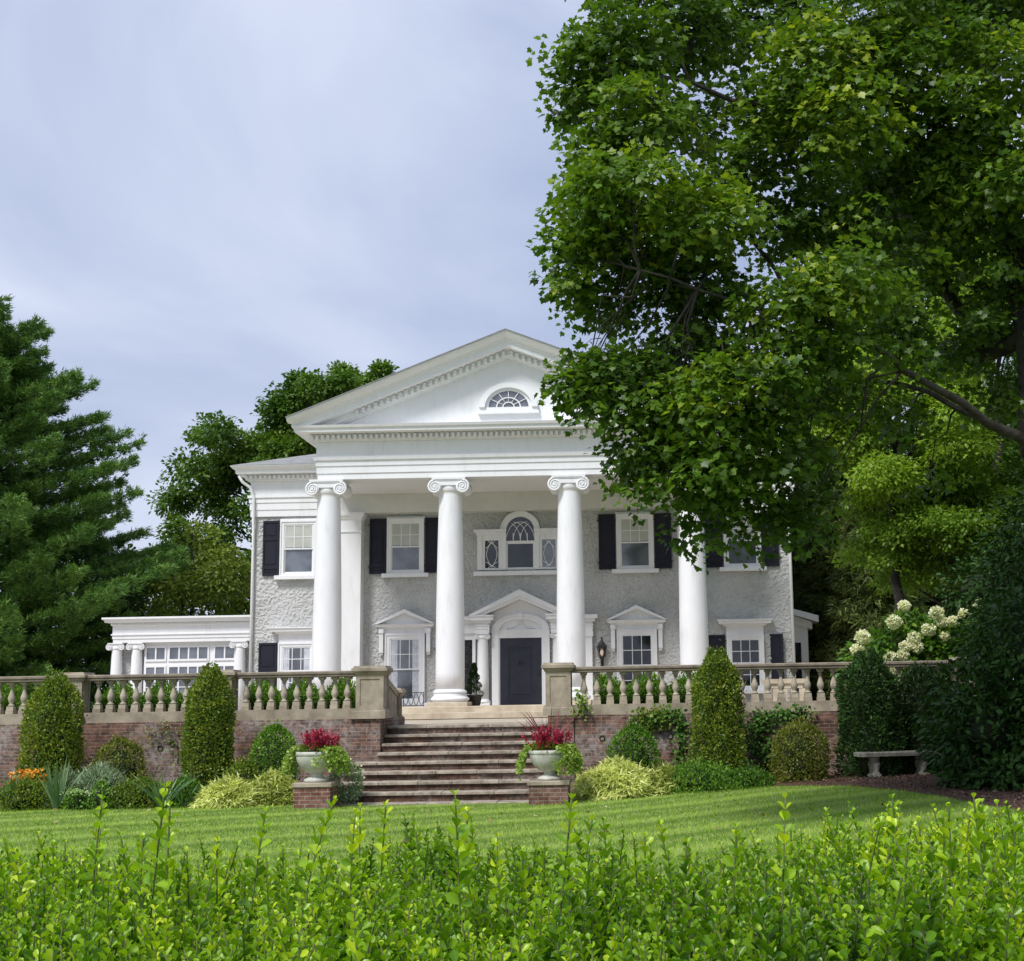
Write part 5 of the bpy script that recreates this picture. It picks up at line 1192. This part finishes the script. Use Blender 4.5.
# ---- urn plants
def urn_plant(loc, who, spike):
    # crimson flowers
    t = empty('crimson_flowers', (loc.x, loc.y, loc.z+.50), 0, 'crimson flowers filling the '+who, 'flowers', 'crimson flowers in the urns')
    lv = Leaves(); n = 700; P, d = ell_pts(n, (0, 0, .06), (.36, .36, .16), .3); lv.add(P, d+np.array([0, 0, .4]), rdir(n), .075, .35+.3*rng.random(n), T_OVAL); lv.build('leaves', 'boxleaf', t)
    for i in range(46):
        a = rng.random()*2*PI; q = .36*math.sqrt(rng.random()); lv = Leaves(); n = 46; hh = .21+.15*rng.random()
        s = rng.random(n); P = np.stack([rng.normal(0, .016, n)*(1.2-s), rng.normal(0, .016, n)*(1.2-s), s*hh], 1)
        lv.add(P, unit(rdir(n)+np.array([0, 0, .9])), rdir(n), .036, np.clip(rng.random(n)*.6+.3*s, 0, 1), T_PETAL, 1.4)
        o = lv.build('flower', 'crimson', t); o.location = (q*math.cos(a), q*math.sin(a), .10+.10*(1-(q/.36)**2)); o.rotation_euler = (rng.normal(0, .2)-.4*q*math.sin(a), .5*q*math.cos(a)+rng.normal(0, .2), 0)
    strappy(0, 0, spike, 22, 0, 'burgundy', 'burgundy spikes rising from the '+who, .55, 'spiky_grass', .034, 'plant', (loc.x, loc.y, loc.z+.55), 'burgundy spikes in the urns')
    t = empty('trailing_vine', (loc.x, loc.y, loc.z+.52), 0, 'chartreuse vine over the rim of the '+who, 'plant', 'chartreuse vines in the urns')
    lv = Leaves(); m = MB()
    for i in range(46):
        a = rng.choice([PI+.1, -.25, .2, PI-.3, -.9, -.55])+rng.normal(0, .22); L_ = rng.uniform(.15, .48); pts = []
        for s in np.linspace(0, 1, 12):
            rr = .30+.17*min(1, s*3)+.10*s; zz_ = .10*math.sin(min(1, s*3)*PI)-L_*max(0, s-.2)
            pts.append(np.array([rr*math.cos(a+.15*math.sin(5*s+i)), rr*math.sin(a+.15*math.sin(5*s+i)), zz_]))
        m.tube([tuple(q) for q in pts], .004, 4); Q = np.repeat(np.array(pts), 5, 0)+rng.normal(0, .03, (60, 3)); dr = np.array([math.cos(a), math.sin(a), -.3])
        lv.add(Q, unit(dr+rng.normal(0, .6, (60, 3))), unit(dr+rng.normal(0, .4, (60, 3))), .052*(.7+.6*rng.random(60)), np.clip(.5+rng.normal(0, .18, 60), 0, 1), T_OVAL, 1.3)
    m.build('stems', 'twig', t); lv.build('leaves', 'chart', t)
urn_plant(pl1, 'pale urn at the west foot of the steps', .62); urn_plant(pl2, 'mossy urn at the east foot of the steps', .95)
# white flowered trailing plant beside the west urn
p = at(352, 788, -17.4); t = empty('white_trailing_plant', (p.x, p.y, gz(p.x, p.y)), 0, 'pale leaved plant with whitish flowers against the wall end beside the west urn', 'plant')
lv = Leaves(); n = 1500; P, d = ell_pts(n, (-.12, 0, .42), (.34, .26, .42), .3); lv.add(P, d+np.array([0, 0, -.3]), rdir(n), .055, .45+.25*rng.random(n), T_OVAL); lv.build('leaves', 'silver', t)
lv = Leaves(); n = 120; P, d = ell_pts(n, (-.12, -.02, .5), (.36, .28, .4), .9); lv.add(P, d, rdir(n), .045, rng.random(n), T_PETAL, 1.5); lv.build('flower_head', 'creamfl', t)
# ---- topiary at the door
p = at(474, 704, -2.6); t = empty('spiral_topiary', (p.x, p.y, 0), 0, 'dark green spiral topiary in a black pot beside the front door', 'potted plant')
m = MB(); m.lathe([(.17, 0), (.19, .03), (.24, .26), (.28, .28), (.28, .33), (.24, .33), (.23, .30)], 0, 0, 20); m.build('pot', 'iron', t)
m = MB(); m.tube([(0, 0, .25), (0, 0, 1.28)], .02, 6); m.build('stem', 'bark', t)
lv = Leaves(); n = 5200; s = rng.random(n); ph = s*3.6*2*PI; R_ = .20*(1-s)**.8+.045; cx = .09*np.cos(ph)*(1-s); cy = .09*np.sin(ph)*(1-s); d = rdir(n)
P = np.stack([cx+d[:, 0]*R_*.85, cy+d[:, 1]*R_*.85, .36+.90*s+d[:, 2]*R_*.45], 1); lv.add(P, unit(d+rng.normal(0, .4, (n, 3))), unit(d+rng.normal(0, .5, (n, 3))), .035, np.clip(.4+.3*d[:, 2]+rng.normal(0, .1, n), 0, 1), T_RHOMB); lv.build('foliage', 'yew', t)
# ---- boxwood rows behind the balusters
def boxrow(x0, x1, label, skip=()):
    t = empty('boxwood_hedge', ((x0+x1)/2, YW+1.15, ZT), 0, label, 'hedge', 'clipped hedges behind the balusters')
    L_ = (x1-x0)/2; n = int(8000*(x1-x0)/2); u = rng.uniform(-L_, L_, n); w = rng.uniform(-.34, .26, n)
    prof = 1-.28*np.abs(np.sin(u*PI/.92))**3; z = rng.random(n)**.6*1.10*prof*(1-.5*np.abs(w)/.5)
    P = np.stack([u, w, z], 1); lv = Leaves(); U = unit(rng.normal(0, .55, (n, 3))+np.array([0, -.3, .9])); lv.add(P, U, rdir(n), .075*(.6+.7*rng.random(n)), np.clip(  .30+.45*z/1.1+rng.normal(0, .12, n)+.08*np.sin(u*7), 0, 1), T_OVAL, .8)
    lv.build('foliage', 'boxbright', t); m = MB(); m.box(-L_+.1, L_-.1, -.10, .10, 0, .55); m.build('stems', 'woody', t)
boxrow(-15.5, pA-.2, 'clipped green hedge row behind the westernmost balusters'); boxrow(pA+.3, pB-.3, 'clipped green hedge row behind the balusters between the two columnar shrubs'); boxrow(pB+.3, pc-.5, 'clipped green hedge row behind the balusters beside the stair pier')
boxrow(pR+.75, XX(700, 690, YW+1.1), 'clipped green hedge row behind the balusters just east of the steps')
# ---- climbing plants on the wall
def climber(pts, label, n=2200, leaf=.085, mat='rhodo', tint=.6, name='ivy', spread=.16):
    p0 = pts[0]; base = at(p0[0], p0[1], YW-.05); t = empty(name, tuple(base), 0, label, 'climbing plant', 'ivy on the walls'); m = MB(); lv = Leaves(); B = np.array(base)
    Q = [np.array(at(a, b, YW-.06-.05*rng.random()))-B for a, b in pts]; m.tube([tuple(q) for q in Q], .012, 5)
    for i in range(len(Q)-1):
        k = n//(len(Q)-1); s = rng.random((k, 1)); P = Q[i]*(1-s)+Q[i+1]*s+rng.normal(0, 1, (k, 3))*np.array([spread, .05, spread*.8]); P[:, 1] = np.minimum(P[:, 1], .03-0)
        lv.add(P, unit(rng.normal(0, .7, (k, 3))+np.array([0, -.4, -.3])), unit(rng.normal(0, .4, (k, 3))+np.array([0, -1, .4])), leaf*(.5+.8*rng.random(k)), np.clip(tint+rng.normal(0, .2, k), 0, 1), T_OVAL, 1.25)
    m.build('stems', 'bark', t); lv.build('leaves', mat, t)
climber([(678, 768), (680, 740), (682, 722), (674, 712), (660, 718), (645, 724)], 'ivy with bare stem on the wall just before the pointed column', 420, tint=.95, mat='rhodo', spread=.10)
climber([(766, 772), (764, 745), (760, 722), (770, 716), (790, 714), (808, 712)], 'dark ivy mat hanging under the base course above the egg shaped bush', 650, tint=.9, spread=.11)
climber([(755, 715), (748, 728), (752, 745), (762, 755)], 'thin dark ivy strand low on the wall beside the pointed column', 260, .08, tint=.7, spread=.10)
climber([(578, 716), (582, 704), (578, 694), (588, 712)], 'small light green creeper on the base course by the east pier', 200, .065, 'chart', .3, spread=.06)
climber([(640, 716), (652, 722), (664, 714)], 'short green creeper tuft under the balusters near the round bush', 420, .08, 'boxleaf', .4)
climber([(178, 764), (178, 742), (150, 735), (172, 724)], 'faint sparse creeper on stained brick next to the olive bush', 160, .05, 'boxleaf', .5, spread=.14)
# ---- hydrangea
p = at(925, 700, -14.0); t = empty('hydrangea_bush', (p.x, p.y, ZT), 0, 'hydrangea with many large cream flower heads rising over the balustrade', 'flowering shrub')
lv = Leaves(); B = np.array([p.x, p.y, ZT]); stems = MB()
fl = [(904,606,7),(894,622,9),(863,637,9),(858,650,8),(937,613,9),(929,630,8),(942,622,6),(953,621,6),(964,614,6),(914,638,8),(917,647,7),(905,647,7),(903,655,7),(890,657,7),(893,672,6),(978,603,5),(945,636,5),(884,676,4)]
for (a, b, r_) in fl:
    q = np.array(at(a, b+8, -13.9+rng.normal(0, .25)))-B; stems.tube([(0, 0, 0), tuple(q*.5+np.array([0, 0, .1])), tuple(q)], [.02, .014, .008], 5)
    sprays(lv, q+np.array([0, .42, -.16]), (.36, .30, .26), 9, 12, .17, .18, T_OVAL, .55, .12, .5, .3, .2)
for (a, b) in ((880, 640), (900, 660), (930, 650), (950, 650), (870, 660), (915, 625), (975, 640), (985, 660), (955, 670)):
    sprays(lv, np.array(at(a, b, -13.8))-B, (.5, .5, .4), 14, 14, .16, .2, T_OVAL, .38, .12, .5, .3, .2)
stems.build('stems', 'twig', t); lv.build('leaves', 'boxbright', t)
for (a, b, r_) in fl:
    k = 31.1/F; q = np.array(at(a, b, -14.15))-B; heads(t, 'flower_head', 'creamfl', [tuple(q)], r_*k*.78, 380, .05, .9)
# ---- big dark glossy shrubs at the right
def bigshrub(name, items, leaf, mat, label, tint=.4, den=1.0, base=None):
    c0 = PT(items[0][0], 800, items[0][2]); B = np.array([c0[0], c0[1], gz(c0[0], c0[1])]); t = empty(name, tuple(B), 0, label, 'shrub'); lv = Leaves(); m = MB()
    for (a, b, D_, rx, rz_) in items:
        c = PT(a, b, D_)-B; k = D_/F; r = (rx*k, rx*k*.9, rz_*k); ns = int(rx*rz_/20*den)
        sprays(lv, c, r, ns, 15, leaf, .22, T_OVAL, tint, .16, .6, .2, .55, wid=.8); limb(m, [(0, 0, 0), tuple(c)], .05, .02, 5, .1)
        mm = core(tuple(c), (r[0]*.45, r[1]*.45, r[2]*.45), a); m.poly(mm.v, mm.f, True)
    m.build('stems', 'woody', t); lv.build('foliage', mat, t); return t
bigshrub('rhododendron', [(995, 730, 24.5, 62, 62), (1040, 660, 24.5, 70, 80), (962, 748, 25, 30, 34), (1010, 650, 27, 46, 50), (1075, 740, 24, 70, 70), (990, 775, 24.2, 38, 24), (1030, 775, 23.8, 45, 26), (962, 705, 26.0, 34, 44)], .135, 'rhodo', 'massive dark glossy leaved shrub at the eastern end beside the bench', .45)
bigshrub('dark_thicket', [(1025, 585, 29.5, 50, 50), (1050, 540, 28, 60, 60), (980, 590, 33.5, 40, 34), (1080, 600, 27, 70, 70)], .14, 'rhodo', 'dark leafy thicket above the glossy shrub and below the maple limb', .35)
# ================================================================ GRASS AND HEDGE
n = 230000; x = rng.uniform(-14.5, 12.5, n); y = -14.5-rng.random(n)**.75*17
ok = np.array([not in_bed(a, b) and not (-2.75 < a < 2.65 and b > -18.1) and b < YW-.2 for a, b in zip(x, y)]); x = x[ok]; y = y[ok]; n = len(x)
z = np.array([gz(a, b) for a, b in zip(x, y)]); lv = Leaves()
c_, s_ = math.cos(math.radians(58)), math.sin(math.radians(58)); w = np.sin((x*c_-y*s_)*.30*20*.50+.4*np.sin(y*.7))
lv.add(np.stack([x, y, z-.004], 1), unit(rng.normal(0, .42, (n, 3))+np.stack([.3*w, .5*w, np.ones(n)], 1)), rdir(n), .05*(.6+.8*rng.random(n)), np.clip(.5+.20*w+rng.normal(0, .2, n), 0, 1), T_BLADE, .22)
lv.build('grass', 'grass', kind='stuff')
n = 90; x = rng.uniform(-12, 9, n); y = rng.uniform(-30, -17.5, n); z = np.array([gz(a, b) for a, b in zip(x, y)])
lv = Leaves(); lv.add(np.stack([x, y, z+.045], 1), rdir(n)*np.array([1, 1, .2]), unit(rng.normal(0, .3, (n, 3))+np.array([0, 0, 1])), .07*(.6+.8*rng.random(n)), rng.random(n), T_MAPLE); lv.build('fallen_leaves', 'drylf', kind='stuff')
n = 60000; x = rng.uniform(-15, 12.5, n); y = rng.uniform(-28, YW-.1, n); ok = np.array([in_bed(a, b-.12) and in_bed(a, b) for a, b in zip(x, y)]); x = x[ok]; y = y[ok]; n = len(x); z = np.array([gz(a, b) for a, b in zip(x, y)])+.06+.02*rng.random(n)
lv = Leaves(); lv.add(np.stack([x, y, z], 1), rdir(n)*np.array([1, 1, .35]), unit(rng.normal(0, .45, (n, 3))+np.array([0, 0, 1])), .06*(.4+.9*rng.random(n)), rng.random(n), T_RHOMB, .8); lv.build('bark_mulch', 'chips', kind='stuff')
# foreground hedge
HY0, HY1 = -42.55, -41.0
hx0, hx1 = 1.2, 6.6
hg = empty('privet_hedge', ((hx0+hx1)/2, (HY0+HY1)/2, gz(4, -42)), 0, 'bright green leafy hedge with upright shoots along the bottom of the lawn', 'hedge')
HB = np.array(hg.location); lv = Leaves(); stm = MB()
def shoot(x, y, top, L_, ls, tn, lean=None, dens=.0145):
    lean = rng.normal(0, .17, 2) if lean is None else lean
    k = max(3, int(L_/dens)); dirv = unit(np.array([lean[0], lean[1], 1.0])); bend = rng.normal(0, .05, 2)
    s = np.linspace(0, 1, k); base = np.array([x, y, top])-dirv*L_
    Q = base+dirv*L_*s[:, None]+np.stack([bend[0]*s*s*L_, bend[1]*s*s*L_, 0*s], 1)
    stm.tube([tuple(q-HB) for q in Q[::max(1, k//4)]]+[tuple(Q[-1]-HB)], .0021, 4)
    a0 = rng.random()*PI; ang = a0+np.arange(k)*PI/2+rng.normal(0, .25, k)
    for sg in (0, PI):
        a = ang+sg; e = np.clip(.55+1.0*s**1.5+rng.normal(0, .40, k), .0, 3); out_ = np.stack([np.cos(a), np.sin(a), e], 1)
        sz = ls*(.86+.36*np.sin(np.clip(s*1.15, 0, 1)*PI)**.7)*(.8+.4*rng.random(k))*np.where(s > .93, .62, 1)
        Nn = np.stack([-np.cos(a)*e, -np.sin(a)*e, np.ones(k)], 1)+rng.normal(0, .75, (k, 3))
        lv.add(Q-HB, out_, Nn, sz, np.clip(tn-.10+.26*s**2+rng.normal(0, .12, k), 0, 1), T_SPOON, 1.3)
def htop(px_): return np.interp(px_, [-200, 0, 60, 150, 220, 300, 420, 520, 620, 700, 800, 880, 950, 1024, 1200], [888, 884, 872, 866, 874, 866, 860, 866, 878, 868, 860, 850, 842, 840, 840])
ns = 3300
for i in range(ns):
    y = rng.uniform(HY0, HY1); x = rng.uniform(hx0, hx1); D_ = y-CAM.y
    px_ = 650+(x-4.2)/D_*F; yt = htop(px_)+9
    ztop = CAM.z-(yt-700)/F*3.55+rng.normal(0, .030)+(.09*rng.random()**2 if rng.random() < .35 else 0)-.012+.02*math.sin(x*5+y*3)+.018*math.sin(x*11)
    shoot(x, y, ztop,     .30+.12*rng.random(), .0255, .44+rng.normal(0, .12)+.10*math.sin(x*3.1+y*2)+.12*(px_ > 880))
n = 20000; P = np.stack([rng.uniform(hx0, hx1, n), rng.uniform(HY0, HY1, n), np.zeros(n)], 1)
D_ = P[:, 1]-CAM.y; P[:, 2] = CAM.z-(htop(650+(P[:, 0]-4.2)/D_*F)-700)/F*3.55-.07-.22*rng.random(n)
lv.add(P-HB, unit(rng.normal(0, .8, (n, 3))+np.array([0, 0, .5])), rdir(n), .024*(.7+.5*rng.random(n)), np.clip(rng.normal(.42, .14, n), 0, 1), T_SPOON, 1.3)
for (px_, py_, D_) in ((97,800,3.4),(103,828,3.6),(163,788,3.0),(170,806,3.2),(28,852,3.2),(262,812,3.6),(318,800,3.7),(345,815,3.4),(357,808,3.6),(388,806,3.5),(455,795,3.1),(461,812,3.2),(500,838,3.5),(528,850,3.3),(575,800,3.0),(581,822,3.3),(612,822,3.7),(640,838,3.5),(662,826,3.7),(738,828,3.5),(785,800,3.0),(806,846,3.4),(826,848,3.6),(895,818,3.3),(893,800,3.5),(866,822,3.4),(952,808,3.2),(968,798,3.1),(985,812,3.2),(1000,805,3.3),(1015,822,3.2),(940,815,3.4),(925,822,3.3),(140,840,3.3),(215,842,3.5),(690,845,3.4),(50,846,3.6)):
    q = at(px_, py_, D_-45.26); shoot(q.x, q.y, q.z, .30, .030, .66+rng.normal(0, .08), rng.normal(0, .10, 2), .021)
# inner foliage lower down so that the hedge is dense
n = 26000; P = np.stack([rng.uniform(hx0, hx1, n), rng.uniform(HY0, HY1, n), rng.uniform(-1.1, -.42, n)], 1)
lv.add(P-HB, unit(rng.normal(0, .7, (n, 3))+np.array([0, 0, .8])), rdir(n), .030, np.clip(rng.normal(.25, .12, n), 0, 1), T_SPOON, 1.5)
m2 = MB()
for i in range(60):
    x = rng.uniform(hx0, hx1); y = rng.uniform(HY0+.1, HY1-.1); m2.tube([(x-HB[0], y-HB[1], 0), (x-HB[0]+rng.normal(0, .1), y-HB[1], .5), (x-HB[0]+rng.normal(0, .2), y-HB[1], .95)], [.014, .010, .005], 5)
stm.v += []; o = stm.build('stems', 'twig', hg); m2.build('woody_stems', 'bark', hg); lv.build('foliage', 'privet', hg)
